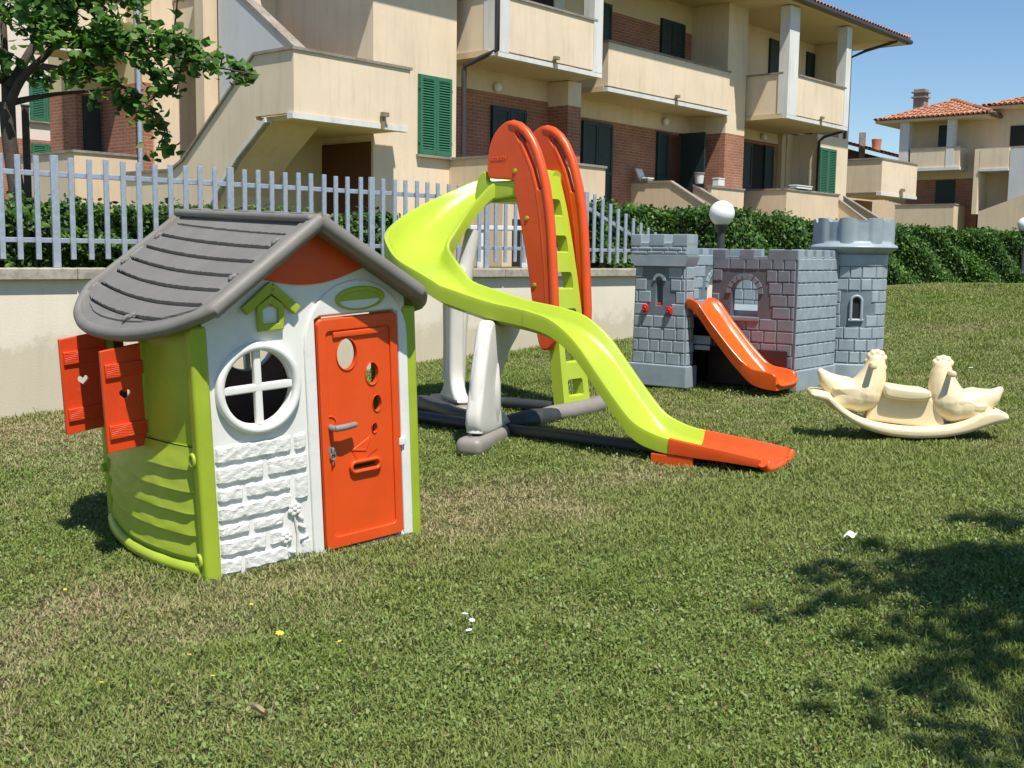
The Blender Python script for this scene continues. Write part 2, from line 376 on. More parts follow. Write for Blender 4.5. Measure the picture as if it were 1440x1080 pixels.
def blades():
    X,Y,rs=grass_points(0,1.6,24,27000,1.5)
    # clump: pull towards clump centres a little
    k=lawn_filter(X,Y); X,Y,rs=X[k],Y[k],rs[k]; n=len(X)
    dr=dryness(X,Y); dry=np.clip((dr-.13)*.9+rng.normal(0,.30,n),0,1)
    tuft=np.clip(vnoise(X*6,Y*6,5)*.5+.5,0,1)
    h=(.007+.011*rng.random(n)+.013*tuft*rng.random(n))*(1+.03*rs)*(1-.35*np.clip(dr,0,1))
    h*=np.where(rng.random(n)<.03,1.8,1); t2=vnoise(X*2.6,Y*2.6,61)+.5*vnoise(X*9,Y*9,62); h*=1+.75*np.clip((t2-.35)*1.6,0,1)
    wd=(.0009+.0010*rng.random(n))*(1+.16*rs)
    az=rng.random(n)*2*PI; lean=(.4+1.3*rng.random(n))*h
    dx,dy=np.cos(az),np.sin(az); px,py=-dy,dx
    Z=ground(X,Y)-.006
    V=np.empty((n,5,3))
    tw=rng.normal(0,.4,n)
    for i,(a,ww,f) in enumerate(((0,1,0),(0,-1,0),(.35,.8,.55),(.35,-.8,.55),(1,0,1))):
        V[:,i,0]=X+dx*lean*a+px*wd*ww; V[:,i,1]=Y+dy*lean*a+py*wd*ww; V[:,i,2]=Z+h*(f if f<1 else .95)
    base=np.arange(n)*5
    L=np.stack([base,base+1,base+3,base+2,base+2,base+3,base+4],1).ravel()
    st=np.stack([np.arange(n)*7,np.arange(n)*7+4],1).ravel()
    g=rng.random(n)[:,None]
    hue=np.clip(vnoise(X*1.3,Y*1.3,31)*.35+vnoise(X*5,Y*5,32)*.3+.42+rng.normal(0,.18,n)-.5*np.clip(t2-.2,0,.6),0,1)[:,None]
    A=np.array([.105,.165,.026]);B=np.array([.24,.31,.058]);Cc=np.array([.29,.30,.11]);D=np.array([.54,.45,.27]);D2=np.array([.31,.235,.13])
    gr=(A*(1-g)+B*g)*(1-.45*hue)+Cc*.45*hue
    dc=D*g+D2*(1-g)
    c=gr*(1-dry[:,None])+dc*dry[:,None]
    c=np.concatenate([c,np.ones((n,1))],1); c=np.repeat(c[:,None,:],5,1).reshape(-1,4)
    return raw_mesh('grass',V.reshape(-1,3),L,st,GM,c),n
o,nb=blades(); tag(o,'short uneven lawn grass with dry tan patches','grass',kind='stuff')
def weeds():
    X,Y,rs=grass_points(0,1.8,13,6500,1.4); k=lawn_filter(X,Y); X,Y,rs=X[k],Y[k],rs[k]
    mk=vnoise(X*1.7,Y*1.7,41)+rng.normal(0,.35,len(X))>.15; X,Y,rs=X[mk],Y[mk],rs[mk]; n=len(X)
    sz=(.0025+.0055*rng.random(n)**2)*(1+.06*rs); az=rng.random(n)*2*PI; tl=rng.uniform(-.1,.9,n)
    Z=ground(X,Y)+.006+.022*rng.random(n)
    dx,dy=np.cos(az),np.sin(az); px,py=-dy,dx
    V=np.empty((n,6,3))
    for i,(a,b,cz) in enumerate(((-1,0,0),(-.3,.55,.12),(.55,.5,.15),(1,0,0),(.55,-.5,.15),(-.3,-.55,.12))):
        V[:,i,0]=X+sz*(dx*a*np.cos(tl)+px*b); V[:,i,1]=Y+sz*(dy*a*np.cos(tl)+py*b); V[:,i,2]=Z+sz*(a*np.sin(tl)+cz)
    base=np.arange(n)*6
    L=np.stack([base,base+1,base+2,base+3,base,base+3,base+4,base+5],1).ravel(); st=np.stack([np.arange(n)*8,np.arange(n)*8+4],1).ravel()
    g=rng.random(n)[:,None]; c=np.array([.13,.22,.05])*(1-g)+np.array([.28,.36,.12])*g
    odd=rng.random(n); c[odd<.06]=(.20,.13,.06); c[odd>.90]=(.33,.30,.15)
    c=np.concatenate([c,np.ones((n,1))],1); c=np.repeat(c[:,None,:],6,1).reshape(-1,4)
    return raw_mesh('clover',V.reshape(-1,3),L,st,GM,c)
tag(weeds(),'small broad clover and weed leaves among the grass','ground cover',kind='stuff')

# ------------------------------------------------------------------ garden wall and fence
WANG=math.atan2(WL[1],WL[0])
wallO=(W0[0],W0[1],0)
gw=empty('garden_wall',wallO,(0,0,WANG),'low cream rendered wall below the steel fence','wall')
b=MB(); b.box(-14,11.2,.0,.24,-.6,1.005); _m=M['gardenwall']; _nt=_m.node_tree; _b=_nt.nodes['Principled BSDF']; _src=_b.inputs['Base Color'].links[0].from_socket
_g=_nt.nodes.new('ShaderNodeNewGeometry'); _sp=_nt.nodes.new('ShaderNodeSeparateXYZ'); _nt.links.new(_g.outputs['Position'],_sp.inputs[0])
_ma=N_(_nt,'ShaderNodeMath',operation='MULTIPLY_ADD'); _nt.links.new(noise(_nt,_g.outputs['Position'],3.5,7,.7),_ma.inputs[0]); _ma.inputs[1].default_value=-.9; _nt.links.new(_sp.outputs[2],_ma.inputs[2])
_mx=N_(_nt,'ShaderNodeMixRGB',blend_type='MULTIPLY'); _nt.links.new(ramp(_nt,_ma.outputs[0],[(.0,(.55,.55,.55)),(.12,(.08,.08,.08)),(.35,(0,0,0))]),_mx.inputs['Fac'])
_nt.links.new(_src,_mx.inputs['Color1']); _mx.inputs['Color2'].default_value=(.62,.58,.50,1); _nt.links.new(_mx.outputs['Color'],_b.inputs['Base Color'])
b.build('wall_body',M['gardenwall'],gw,0)
s0=-14
capi=0
b=MB()
while s0<11.2:
    l=1.12 if s0+1.12<11.2 else 11.25-s0
    b.rbox(s0,s0+l-.004,-.06,.285,1.005,1.095,.008,1); s0+=l
b.build('wall_cap',M['wallcap'],gw,30)
fen=empty('metal_fence',wallO,(0,0,WANG),'galvanised steel picket fence on the cream wall','fence')
posts=[.45-1.485*k for k in range(0,9)]+[1.94,3.42,4.88,6.38]
def bar(name,s,z0,z1,w_,d_=.012):
    b=MB(); b.rbox(-w_/2,w_/2,.07-d_/2,.07+d_/2,z0,z1,.003,1); o=b.build(name,M['galv'],fen,30); o.location=(s,0,0); return o
pk=bar('picket',0,1.16,1.935,.040,.022); first=True
for s in sorted(posts):
    bar('post',s,1.095,1.945,.058,.03)
    if s>6.3: continue
    for k in range(1,11):
        o=pk if first else pk.copy()
        if not first: COL.objects.link(o)
        first=False
        o.location=(s+.135*k+random.uniform(-.003,.003),0,random.uniform(-.005,.005)); o.rotation_euler=(0,random.uniform(-.004,.004),0); o.parent=fen
        if s+.135*k<-3.2: 
            pass
# sloped end panel
for k in range(1,12):
    s=6.38+.135*k; zt=1.93-.355*max(0,(k-1))/7
    if zt<1.36: break
    bar('picket',s,1.16,zt,.040,.022)
b=MB()
b.rbox(-11.5,6.38,.088,.118,1.785,1.825,.003,1); b.rbox(-11.5,7.7,.088,.118,1.285,1.322,.003,1)
T=Matrix.Translation((6.38,0,1.79))@Matrix.Rotation(math.atan2(.355,7*.135),4,'Y')
b.rbox(0,1.25,.088,.118,-.02,.02,.003,1,T); b.build('rail',M['galv'],fen,30)

# ------------------------------------------------------------------ hedges
def leafcloud(n,pos,size,tiltup=.5,fold=.25,nrm=None):
    """two-quad folded leaves"""
    V=np.empty((n,6,3)); 
    d=rng.normal(0,1,(n,3)); d[:,2]+=tiltup*.2
    if nrm is not None: 
        d=d-nrm*((d*nrm).sum(1))[:,None]*.6
    d/=np.linalg.norm(d,axis=1)[:,None]
    u=rng.normal(0,1,(n,3)); 
    if nrm is not None: u=np.cross(d,nrm+rng.normal(0,.55,(n,3)))
    else: u=np.cross(d,u)
    u/=np.linalg.norm(u,axis=1)[:,None]; nn=np.cross(d,u)
    sz=(size*(.65+.7*rng.random(n)))[:,None]
    for i,(a,b_,c) in enumerate(((0,0,0),(.35,.30,fold),(.75,.24,fold*.8),(1,0,-.1),(.75,-.24,fold*.8),(.35,-.30,fold))):
        V[:,i]=pos+sz*(d*a+u*b_+nn*c*.35)
    base=np.arange(n)*6
    L=np.stack([base,base+1,base+2,base+3,base,base+3,base+4,base+5],1).ravel(); st=np.stack([np.arange(n)*8,np.arange(n)*8+4],1).ravel()
    return V.reshape(-1,3),L,st
def w2(s,t,z): return np.stack([W0[0]+s*WL[0]+t*WN[0],W0[1]+s*WL[1]+t*WN[1],z],-1)
def hedge(name,s0,s1,t0,t1,z0f,z1f,n,size,label):
    """t0 front (towards lawn), t1 back; shaggy box"""
    af=(s1-s0)*.9; at=(s1-s0)*(t0-t1)
    k=rng.random(n); s=rng.uniform(s0,s1,n); onf=k<.5; ont=(k>=.5)&(k<.86)
    lump=.10*vnoise(s*2.2,s*0+1,51)+.05*vnoise(s*6,k*3,52)
    z0=z0f(s); z1=z1f(s)+.5*lump
    dep=np.abs(rng.normal(0,.06,n))
    v=rng.random(n)
    t=np.where(onf,t0+lump*.6-dep+.05*np.sin(v*9+s*4),np.where(ont,t1+(t0-t1)*v,t1+.0+dep))
    z=np.where(ont,z1-dep+.04*vnoise(s*5,t*5,53),z0+(z1-z0)*v)
    ends=rng.random(n)<.03; s=np.where(ends,s0+np.abs(rng.normal(0,.08,n)),s)
    P=w2(s,t,z)
    nr=np.where(ont[:,None],np.array([0,0,1.]),np.where(onf[:,None],np.array([WN[0],WN[1],.35]),np.array([-WN[0],-WN[1],.2])))
    spr=ont&(vnoise(s*9,t*9,57)>.35); P[spr,2]+=rng.random(spr.sum())**2*.10
    V,L,st=leafcloud(n,P,size,nrm=nr)
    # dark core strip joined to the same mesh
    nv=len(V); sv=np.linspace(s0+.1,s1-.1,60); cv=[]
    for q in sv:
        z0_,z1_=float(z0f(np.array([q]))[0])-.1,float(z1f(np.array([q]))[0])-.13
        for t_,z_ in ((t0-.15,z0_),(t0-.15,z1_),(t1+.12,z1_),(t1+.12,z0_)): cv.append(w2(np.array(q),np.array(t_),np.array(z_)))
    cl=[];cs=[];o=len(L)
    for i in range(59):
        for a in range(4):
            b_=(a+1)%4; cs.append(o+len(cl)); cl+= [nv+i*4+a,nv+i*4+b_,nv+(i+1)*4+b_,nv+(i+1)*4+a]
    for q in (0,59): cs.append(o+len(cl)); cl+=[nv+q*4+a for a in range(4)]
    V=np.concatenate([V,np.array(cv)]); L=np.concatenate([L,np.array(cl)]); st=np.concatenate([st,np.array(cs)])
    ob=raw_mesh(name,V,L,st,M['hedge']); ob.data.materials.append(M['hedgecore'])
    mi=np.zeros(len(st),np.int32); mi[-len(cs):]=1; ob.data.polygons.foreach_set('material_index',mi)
    return tag(ob,label,'hedge')
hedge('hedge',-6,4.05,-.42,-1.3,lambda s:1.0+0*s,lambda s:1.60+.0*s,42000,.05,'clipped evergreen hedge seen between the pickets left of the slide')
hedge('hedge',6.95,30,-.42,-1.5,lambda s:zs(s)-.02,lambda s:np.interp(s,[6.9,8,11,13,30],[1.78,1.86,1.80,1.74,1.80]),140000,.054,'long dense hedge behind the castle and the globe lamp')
# grass tufts growing on the strip behind the cap
def capgrass():
    n=2600; s=rng.uniform(4.0,9,n); t=rng.uniform(-.42,-.13,n); P=w2(s,t,np.full(n,1.0)); h=.05+.09*rng.random(n)**2
    az=rng.random(n)*2*PI; V=np.empty((n,3,3)); wd=.004
    for i,(a,q) in enumerate(((1,0),(-1,0),(0,1))):
        V[:,i]=P; V[:,i,0]+=-np.sin(az)*wd*a+np.cos(az)*h*.4*q; V[:,i,1]+=np.cos(az)*wd*a+np.sin(az)*h*.4*q; V[:,i,2]+=h*q
    L=np.arange(n*3); st=np.arange(n)*3; g=rng.random(n)[:,None]; c=np.array([.08,.14,.03])*(1-g)+np.array([.18,.20,.06])*g
    c=np.repeat(np.concatenate([c,np.ones((n,1))],1)[:,None,:],3,1).reshape(-1,4)
    return raw_mesh('verge_grass',V.reshape(-1,3),L,st,GM,c)
tag(capgrass(),'tufts of grass growing behind the wall cap','grass',kind='stuff')

# ================================================================== PLAYHOUSE
ph=empty('playhouse',(-.814,4.727,-.043),(.037,-.066,.689),'white plastic playhouse with orange door, lime corners and grey roof','playhouse')
WX,WZ,WR=-.248,.763,.187
DX0,DX1,DZ0,DZ1=.021,.417,.016,1.014
D=1.042
def gable(hw,zs_,za): return [(-hw,-.03),(hw,-.03),(hw,zs_),(0,za),(-hw,zs_)]
holes=[circ(WX,WZ,.150,36),rrect(DX0-.006,DX1+.006,DZ0-.006,DZ1+.006,.03)]
b=MB(); b.plate(gable(.472,1.075,1.40),holes,.034,.006,'y',.010); fp=b.build('front_wall',M['white'],ph,35)
# raised arch round the doorway
arch_o=[(-.035,.0)]+[(-.035,.90)]+[( .219-.254*math.cos(PI*k/16),.90+.265*math.sin(PI*k/16)) for k in range(1,16)]+[(.472,.90),(.472,.0)]
arch_i=[(DX0-.004,.0),(DX0-.004,DZ1+.004),(DX1+.004,DZ1+.004),(DX1+.004,.0)]
outline=arch_o+[(DX1+.006,0),(DX1+.006,DZ1-.0),(DX1-.02,DZ1+.012),(DX0+.02,DZ1+.012),(DX0-.006,DZ1-.0),(DX0-.006,0)]
b=MB(); b.plate(outline,[],.016,.006,'y',-.012); b.box(DX0-.006,DX1+.006,-.018,0.0,-.03,DZ0-.007); b.build('door_arch',M['white'],ph,35)
# round window
b=MB(); b.plate(circ(WX,WZ,WR,48),[circ(WX,WZ,.153,48)],.044,.015,'y',-.015,res=4)
b.rbox(WX-.016,WX+.016,-.016,.012,WZ-.152,WZ+.152,.006); b.rbox(WX-.152,WX+.152,-.0165,.0125,WZ-.016,WZ+.016,.006)
b.build('round_window',M['white'],ph,50)
# door
dh=[circ(.162,.855,.048,28,.066),circ(.283,.757,.032,24,.048),circ(.303,.624,.022,20,.036),circ(.286,.517,.0135,16,.022),rrect(.168,.292,.349,.372,.011)]
dr=None
b=MB(); b.plate(rrect(DX0,DX1,DZ0,DZ1,.028),dh,.026,.006,'y',-.006)
fr_=rrect(DX0+.002,DX1-.002,DZ0+.002,DZ1-.002,.026); fi=rrect(DX0+.04,DX1-.04,DZ0+.055,DZ1-.055,.018)
b.plate(fr_,[fi],.012,.0045,'y',-.023)
b.rbox(DX0+.075,DX1-.075,-.030,-.018,DZ1-.085,DZ1-.06,.005)
b.plate(rrect(.150,.310,.330,.391,.03),[rrect(.166,.294,.347,.374,.0125)],.022,.007,'y',-.026)
# envelope relief
T=Matrix.Translation((.232,-.016,.428))@Matrix.Rotation(R(-27),4,'Y')
b.plate([(-.055,-.036),(.055,-.036),(.055,.036),(-.055,.036)],[],.012,.003,'y',0,T)
b.plate([(-.055,.036),(0,-.006),(.055,.036),(.05,.04),(0,.002),(-.05,.04)],[],.004,.001,'y',-.0075,T)
for q in dh[:4]:
    c0=(sum(x for x,_ in q)/len(q),sum(z for _,z in q)/len(q))
    b.plate([(c0[0]+(x-c0[0])*1.10,c0[1]+(z-c0[1])*1.08) for x,z in q],[[(c0[0]+(x-c0[0])*1.005,c0[1]+(z-c0[1])*1.005) for x,z in q]],.010,.001,'y',-.0185)
b.plate(circ(.066,.568,.034,24),[circ(.066,.568,.028,24)],.006,.002,'y',-.021)
dr=b.build('door',M['orange'],ph,40)
b=MB(); b.tube([(.066,-.015,.552),(.066,-.055,.552),(.072,-.064,.552)],[.014,.013,.013],12); b.tube([(.066,-.062,.552),(.11,-.066,.553),(.165,-.062,.556),(.172,-.060,.556)],[.014,.0145,.013,.009],12)
b.build('handle',M['handle'],dr,60)
b=MB(); b.tube([(.066,-.016,.452),(.066,-.03,.452)],.02,14); b.rbox(.060,.072,-.042,-.03,.437,.467,.003); b.tube([(.066,-.034,.437),(.066,-.032,.395)],.004,6)
b.tube([(.066+.013*math.cos(a),-.037,.428+.013*math.sin(a)) for a in np.linspace(0,2*PI,13)[:-1]],.003,6,closed=True)
b.build('key',M['handle'],dr,60)
b=MB(); b.rbox(.405,.437,-.034,-.014,.418,.452,.005); b.build('latch',M['white'],dr,50)
# orange gable infill
arc=[(-.262+.532*k/20, 1.222-.062*math.sin(PI*(.03+.94*k/20))) for k in range(21)]
b=MB(); b.plate(arc+[(.27,1.245),(.01,1.405),(-.26,1.24)],[],.012,.003,'y',-.012); b.build('gable_panel',M['orange'],ph,40)
# bird house relief
b=MB()
b.plate([(-.240,.990),(-.128,.990),(-.122,1.09),(-.178,1.13),(-.242,1.09)],[[(-.218,1.018),(-.150,1.018),(-.150,1.075),(-.184,1.098),(-.218,1.075)]],.022,.005,'y',-.018)
for a0,a1 in (((-.300,1.078),(-.172,1.172)),((-.176,1.166),(-.062,1.062))):
    dx,dz=a1[0]-a0[0],a1[1]-a0[1]; l=math.hypot(dx,dz); T=Matrix.Translation((a0[0],-.024,a0[1]))@Matrix.Rotation(-math.atan2(dz,dx),4,'Y')
    b.rbox(0,l,-.012,.012,-.022,.018,.006,2,T)
b.build('birdhouse',M['lime'],ph,40)
b=MB(); b.grid(lambda u,v:(-.22+.074*u,-.012-.006*math.sin(PI*u)*math.sin(PI*min(1,v*1.2))-.002*math.sin(40*u)*math.sin(33*v),1.014+.07*v),14,14); b.build('birdhouse_nest',M['white'],ph,60)
# oval vent
b=MB(); b.plate(circ(.236,1.087,.121,40,.051),[circ(.236,1.080,.100,36,.036)],.018,.006,'y',-.022)
b.plate([( .236+.104*math.cos(PI*k/20),1.080+.040*math.sin(PI*k/20)) for k in range(21)],[],.012,.003,'y',-.018)
b.plate([( .236+.102*math.cos(PI+PI*k/20),1.078+.036*math.sin(PI+PI*k/20)) for k in range(21)],[],.005,.001,'y',-.010)
b.build('oval_vent',M['lime'],ph,40)
# stone relief bricks
rows=[(.548,.478,[(-.452,-.115),(-.10,-.045)]),(.462,.392,[(-.452,-.245),(-.225,-.045)]),(.375,.318,[(-.452,-.34),(-.325,-.125),]),(.375,.268,[(-.108,-.045)]),(.300,.238,[(-.452,-.125)]),(.222,.175,[(-.452,-.32),(-.30,-.165)]),(.158,.095,[(-.452,-.25),(-.232,-.145)]),(.08,.016,[(-.452,-.365),(-.35,-.15)]),(.09,.02,[(-.09,-.045)])]
b=MB()
for z1,z0,cs in rows:
    for x0,x1 in cs:
        nu=max(6,int((x1-x0)/.0085)); nv=max(6,int((z1-z0)/.0085)); sd=random.random()*50
        jit={}
        def fn(u,v,x0=x0,x1=x1,z0=z0,z1=z1,sd=sd):
            e=min(u*(x1-x0),(1-u)*(x1-x0),v*(z1-z0),(1-v)*(z1-z0)); ed=min(1,e/.009)
            wob=.0018*math.sin(u*(x1-x0)*90+sd)+random.uniform(-.001,.001)
            rg=.5+.5*math.sin(90*u*(x1-x0)+sd+5*math.sin(61*v*(z1-z0)+sd*2)+120*v*(z1-z0)*math.sin(sd))
            rg2=random.random()
            return (x0+(x1-x0)*u+wob*.5,-.0065-ed**.4*(.0095+.0022*rg+.0028*rg2),z0+(z1-z0)*v+wob)
        b.grid(fn,nu,nv)
b.build('stone_relief',M['whiterelief'],ph,28)
b=MB()
for fx,fz,fr in ((-.118,.232,.031),(-.162,.118,.029)):
    for k in range(6):
        a=2*PI*k/6+.3; b.ball((fx+fr*.62*math.cos(a),-.018,fz+fr*.62*math.sin(a)),fr*.42,10,(1,.45,1))
    b.ball((fx,-.022,fz),fr*.32,10,(1,.5,1))
b.tube([(-.118,-.014,.20),(-.108,-.014,.12),(-.112,-.014,.03)],.004,6); b.tube([(-.162,-.014,.09),(-.150,-.014,.03)],.004,6)
for lx,lz,a in ((-.085,.15,.7),(-.075,.10,-.3),(-.14,.05,.4),(-.09,.19,1.0)):
    T=Matrix.Translation((lx,-.015,lz))@Matrix.Rotation(a,4,'Y'); b.ball((0,0,0),.024,10,(1,.28,.42),T)
b.build('flower_relief',M['white'],ph,60)
# corner posts
for cx,cy in ((-.488,.012),(.488,.012),(-.488,D-.012),(.488,D-.012)):
    b=MB(); b.rbox(cx-.036,cx+.036,cy-.030,cy+.034,-.03,1.035,.018,3)
    po=b.build('corner_post',M['lime'],ph,50)
    if cy<.5:
        sg=-1 if cx<0 else 1
        for zc in (.50,.085):
            b=MB(); b.tube([(cx+sg*.038,cy+.02+.019*math.cos(a),zc+.024*math.sin(a)) for a in np.linspace(0,2*PI,17)[:-1]],.0085,8,closed=True)
            b.tube([(cx+sg*.03,cy+.02,zc),(cx+sg*.041,cy+.02,zc)],.012,10); b.build('clip_ring',M['lime'],po,60)
    else:
        sg=-1 if cx<0 else 1
        b=MB(); b.tube([(cx+sg*.03,cy,.28),(cx+sg*.055,cy,.28)],.02,12); b.build('clip_ring',M['lime'],po,60)
# bowed side walls
def sidewall(sg):
    def bow(y,z): 
        t=max(0,min(1,(y-.04)/(D-.08))); return .50+.085*math.sin(PI*t)**.8*(1-.25*max(0,min(1,(z-.5)/.6)))
    nb=6; zt=.545
    b=MB()
    def low(u,v):
        y=.03+(D-.06)*u; z=zt*v; fr=(v*nb)%1.0 if v<1 else 1
        lip=.020*(1-fr)
        fade=min(1,u/.06,(1-u)/.06)
        grain=.0012*math.sin(z*430+2*math.sin(y*23)+y*14)
        return (sg*(bow(y,z)+lip*fade+grain*fade),y,z)
    vs=[]
    for i in range(nb):
        for e in (0.002,.12,.3,.5,.7,.86,.985): vs.append((i+e)/nb)
    def low2(u,v): return low(u,vs[int(round(v*(len(vs)-1)))])
    b.grid(low2,36,len(vs)-1)
    b.grid(lambda u,v:(sg*(bow(.03+(D-.06)*u,zt)-.03*v),.03+(D-.06)*u,zt+.004),36,1)
    b.grid(lambda u,v:(sg*(bow(.03+(D-.06)*u,zt*v)-.03),.03+(D-.06)*u,zt*v),20,4)
    # upper: solid by the front and rear posts, opening between
    oy0,oy1,oz1=.38,.86,.965
    def ztop(y): return 1.432-.672*(bow(y,1.0)+.004)-.045
    for ya,yb,za,zb in ((.03,oy0,zt,0),(oy1,D-.03,zt,0),(oy0,oy1,oz1,0)):
        for inn in (0,.022):
            b.grid(lambda u,v:(sg*(bow(ya+(yb-ya)*u,za+(ztop(ya+(yb-ya)*u)-za)*v)-.008-inn),ya+(yb-ya)*u,za+(ztop(ya+(yb-ya)*u)-za)*v),10,6)
    for y in (oy0,oy1):
        b.rbox(min(sg*(bow(y,.8)-.032),sg*(bow(y,.8)+.004)),max(sg*(bow(y,.8)-.032),sg*(bow(y,.8)+.004)),y-.012,y+.012,zt,oz1,.004)
    b.build('side_wall',M['lime'],ph,30)
    b=MB(); b.tube([(sg*(bow(.03+(D-.06)*k/24,0)+.012),.03+(D-.06)*k/24,.038) for k in range(25)],.028,10); b.build('side_sill',M['lime'],ph,60)
    # shutters, open at right angles
    for y,zl,zh,xi,xo in () if sg>0 else ((.385,.515,.925,.555,.735),(.85,.515,.925,.565,.745)):
        hx,hz=.62+.0,.735
        heart=[]
        for k in range(24):
            t=2*PI*k/24; heart.append(((xi+xo)/2+.0*sg+.0015*16*math.sin(t)**3*1.0, hz+.0015*(13*math.cos(t)-5*math.cos(2*t)-2*math.cos(3*t)-math.cos(4*t))))
        b=MB(); poly=[(xi-.02,zl),(xo,zl-.015),(xo,zh-.005),(xi-.02,zh+.015)]
        def fx(P): return [(sg*x,z) for x,z in P]
        b.plate(fx(poly),[fx(heart)],.020,.004,'y',y)
        for zz in (zl+.075,zh-.085):
            b.plate(fx([(xi+.012,zz-.026),(xo-.012,zz-.032),(xo-.012,zz+.024),(xi+.012,zz+.03)]),[],.012,.003,'y',y-.015)
            for q in range(5):
                b.tube([(sg*(xi+.016+(xo-xi-.034)*j/8),y-.0205,zz-.02+.0095*q+.003*math.sin(j*1.1+q)) for j in range(9)],.0016,4)
        for q in range(9):
            x=xi+.012+(xo-xi-.02)*q/8
            zz0,zz1=zl+.12+.02*(q%3),zh-.14-.015*(q%2)
            if abs(x-(xi+xo)/2)<.03: zz1=hz-.035
            b.tube([(sg*(x+.006*math.sin(j*.8+q)),y-.0095,zz0+(zz1-zz0)*j/8) for j in range(9)],.0015,4)
        b.build('window_shutter',M['shutterred'],ph,40)
sidewall(-1); sidewall(1)
# back wall
b=MB(); b.plate(gable(.472,1.075,1.40),[circ(.22,.80,.155,36),rrect(-.40,-.08,.02,1.0,.05)],.03,.006,'y',D-.012); b.build('back_wall',M['backbrown'],ph,35)
b=MB(); b.plate(circ(.22,.80,.185,40),[circ(.22,.80,.15,40)],.05,.014,'y',D+.0,res=3); b.rbox(.206,.234,D-.02,D+.015,.65,.95,.006); b.rbox(.07,.37,D-.0205,D+.0155,.786,.814,.006); b.build('round_window',M['white'],ph,50)
# roof
Y0,Y1=-.121,D+.121
def roofside(sg):
    xm=.492; bl=.172
    def xe(v): 
        t=v/.54-1 if v<.54 else (v-.54)/.46
        return xm+bl*max(0,1-abs(t)**2.3)**.8
    sl=.672; zr=1.432
    def P(u,v,dz=0):
        # u 0 ridge..1 eave, v 0 front..1 back
        x=u*xe(v); y=Y0+(Y1-Y0)*v
        z=zr-sl*x-.03*max(0,x-.45)**1.0
        return Vector((sg*x,y,z))+Vector((sg*.567,0,.824))*dz
    b=MB(); NU,NV=210,56
    vv=[0,.012,.03,.046,.048]+[.048+.904*k/NV for k in range(1,NV)]+[.952,.954,.97,.988,1]
    def top(u,v):
        x=u*xe(v); t=2*v-1; ed=min(v,1-v); xr=x-.045*(1-t*t)*min(1,x/.6)+.012*t
        k=(xr-.085)/.074; f=k%1.0; row=int(math.floor(k))
        inset=.050+.012*math.sin(row*2.3)+ (.02 if row<1 else 0)
        if u<.05: dz=.012
        elif ed<.047 or u>.955: dz=.014
        elif ed<inset or k<0 or xe(v)-x<.055: dz=.004
        else: dz=.012-.022*max(0,1-f/.20) if f<.22 else .012-.002*(1-f)
        return P(u,v,dz)
    verts=[top(i/NU,v) for i in range(NU+1) for v in vv]
    m=len(vv); faces=[(i*m+j,(i+1)*m+j,(i+1)*m+j+1,i*m+j+1) for i in range(NU) for j in range(m-1)]
    b.add(verts,faces)
    # underside
    b.grid(lambda u,v:P(u*.99,v,-.035),10,44)
    # rounded rim: front verge, eave, back verge
    rim=[P(u,0,-.010) for u in np.linspace(0,.97,12)]+[P(1-.03*(1-min(1,8*min(v,1-v))),v,-.006) for v in np.linspace(0.004,.996,48)]+[P(u,1,-.012) for u in np.linspace(.97,0,12)]
    b.tube(rim,[.034]*12+[.028]*48+[.034]*12,12)
    o=b.build('roof_panel',M['roofgrey'],ph,32)
    for u,v in ((.30,.93),(.27,.06),(.62,.06),(.60,.945),(.90,.42),(.55,.30) if False else (.88,.40)):
        q=P(u,v,.014); b=MB(); b.ball((0,0,0),.018,10,(1.3,.9,.55),Matrix.Translation(q)@Matrix.Rotation(sg*R(34),4,'Y')); b.tube([q+Vector((0,-.02,0)),q+Vector((0,.02,0))],.008,8); b.build('roof_clip',M['roofgrey'],o,60)
roofside(-1); roofside(1)
b=MB(); b.rbox(-.055,.055,Y0-.012,Y1+.012,1.415,1.447,.014,3)
for k in range(5): b.rbox(-.024,.024,Y0+.08+.24*k,Y0+.2+.24*k,1.440,1.4525,.004)
b.build('roof_ridge',M['roofgrey'],ph,40)

# ================================================================== SLIDE
CX,CY=-.03,7.90
cd=np.array([-.76,.65,0]); wd_=np.array([.65,.76,0]); P0=np.array([.33,7.93,0])
slide=empty('playground_slide',(0.1,7.6,.1),(0,0,0),'tall lime green spiral slide with orange handrails and grey base','slide')
def SL(mb,name,mat,smooth=40,parent=None):
    q=slide.location
    mb.v=[(x-q.x,y-q.y,z-q.z) for x,y,z in mb.v]; return mb.build(name,mat,parent or slide,smooth)
PHI=[84,107,120,143,164,180,198,208,230,237]; ZO=[1.80,1.79,1.71,1.57,1.45,1.375,1.29,1.22,1.105,1.06]
PHI2=[84,110,121,137,151,180,209,219,237]; ZI=[1.77,1.73,1.65,1.53,1.42,1.30,1.205,1.155,1.045]
SS=[-2.19,-1.75,-1.5,-1.33,-1.15,-1.04,-.9,-.79,-.64,-.47,-.2,0.0]; SZ_=[1.045,.94,.90,.85,.715,.585,.42,.305,.235,.205,.172,.142]
def csp(xs,ys):
    xs=np.array(xs,float);ys=np.array(ys,float); d=np.gradient(ys,xs)
    def f(x):
        i=int(np.clip(np.searchsorted(xs,x)-1,0,len(xs)-2)); h=xs[i+1]-xs[i]; t=(x-xs[i])/h
        return float((2*t**3-3*t*t+1)*ys[i]+(t**3-2*t*t+t)*h*d[i]+(-2*t**3+3*t*t)*ys[i+1]+(t**3-t*t)*h*d[i+1])
    return f
fO,fI,fS=csp(PHI,ZO),csp(PHI2,ZI),csp(SS,SZ_)
E_=np.array([1.47,6.18,0]); rd=np.array([.842,-.539,0]); rn=np.array([.539,.842,0])
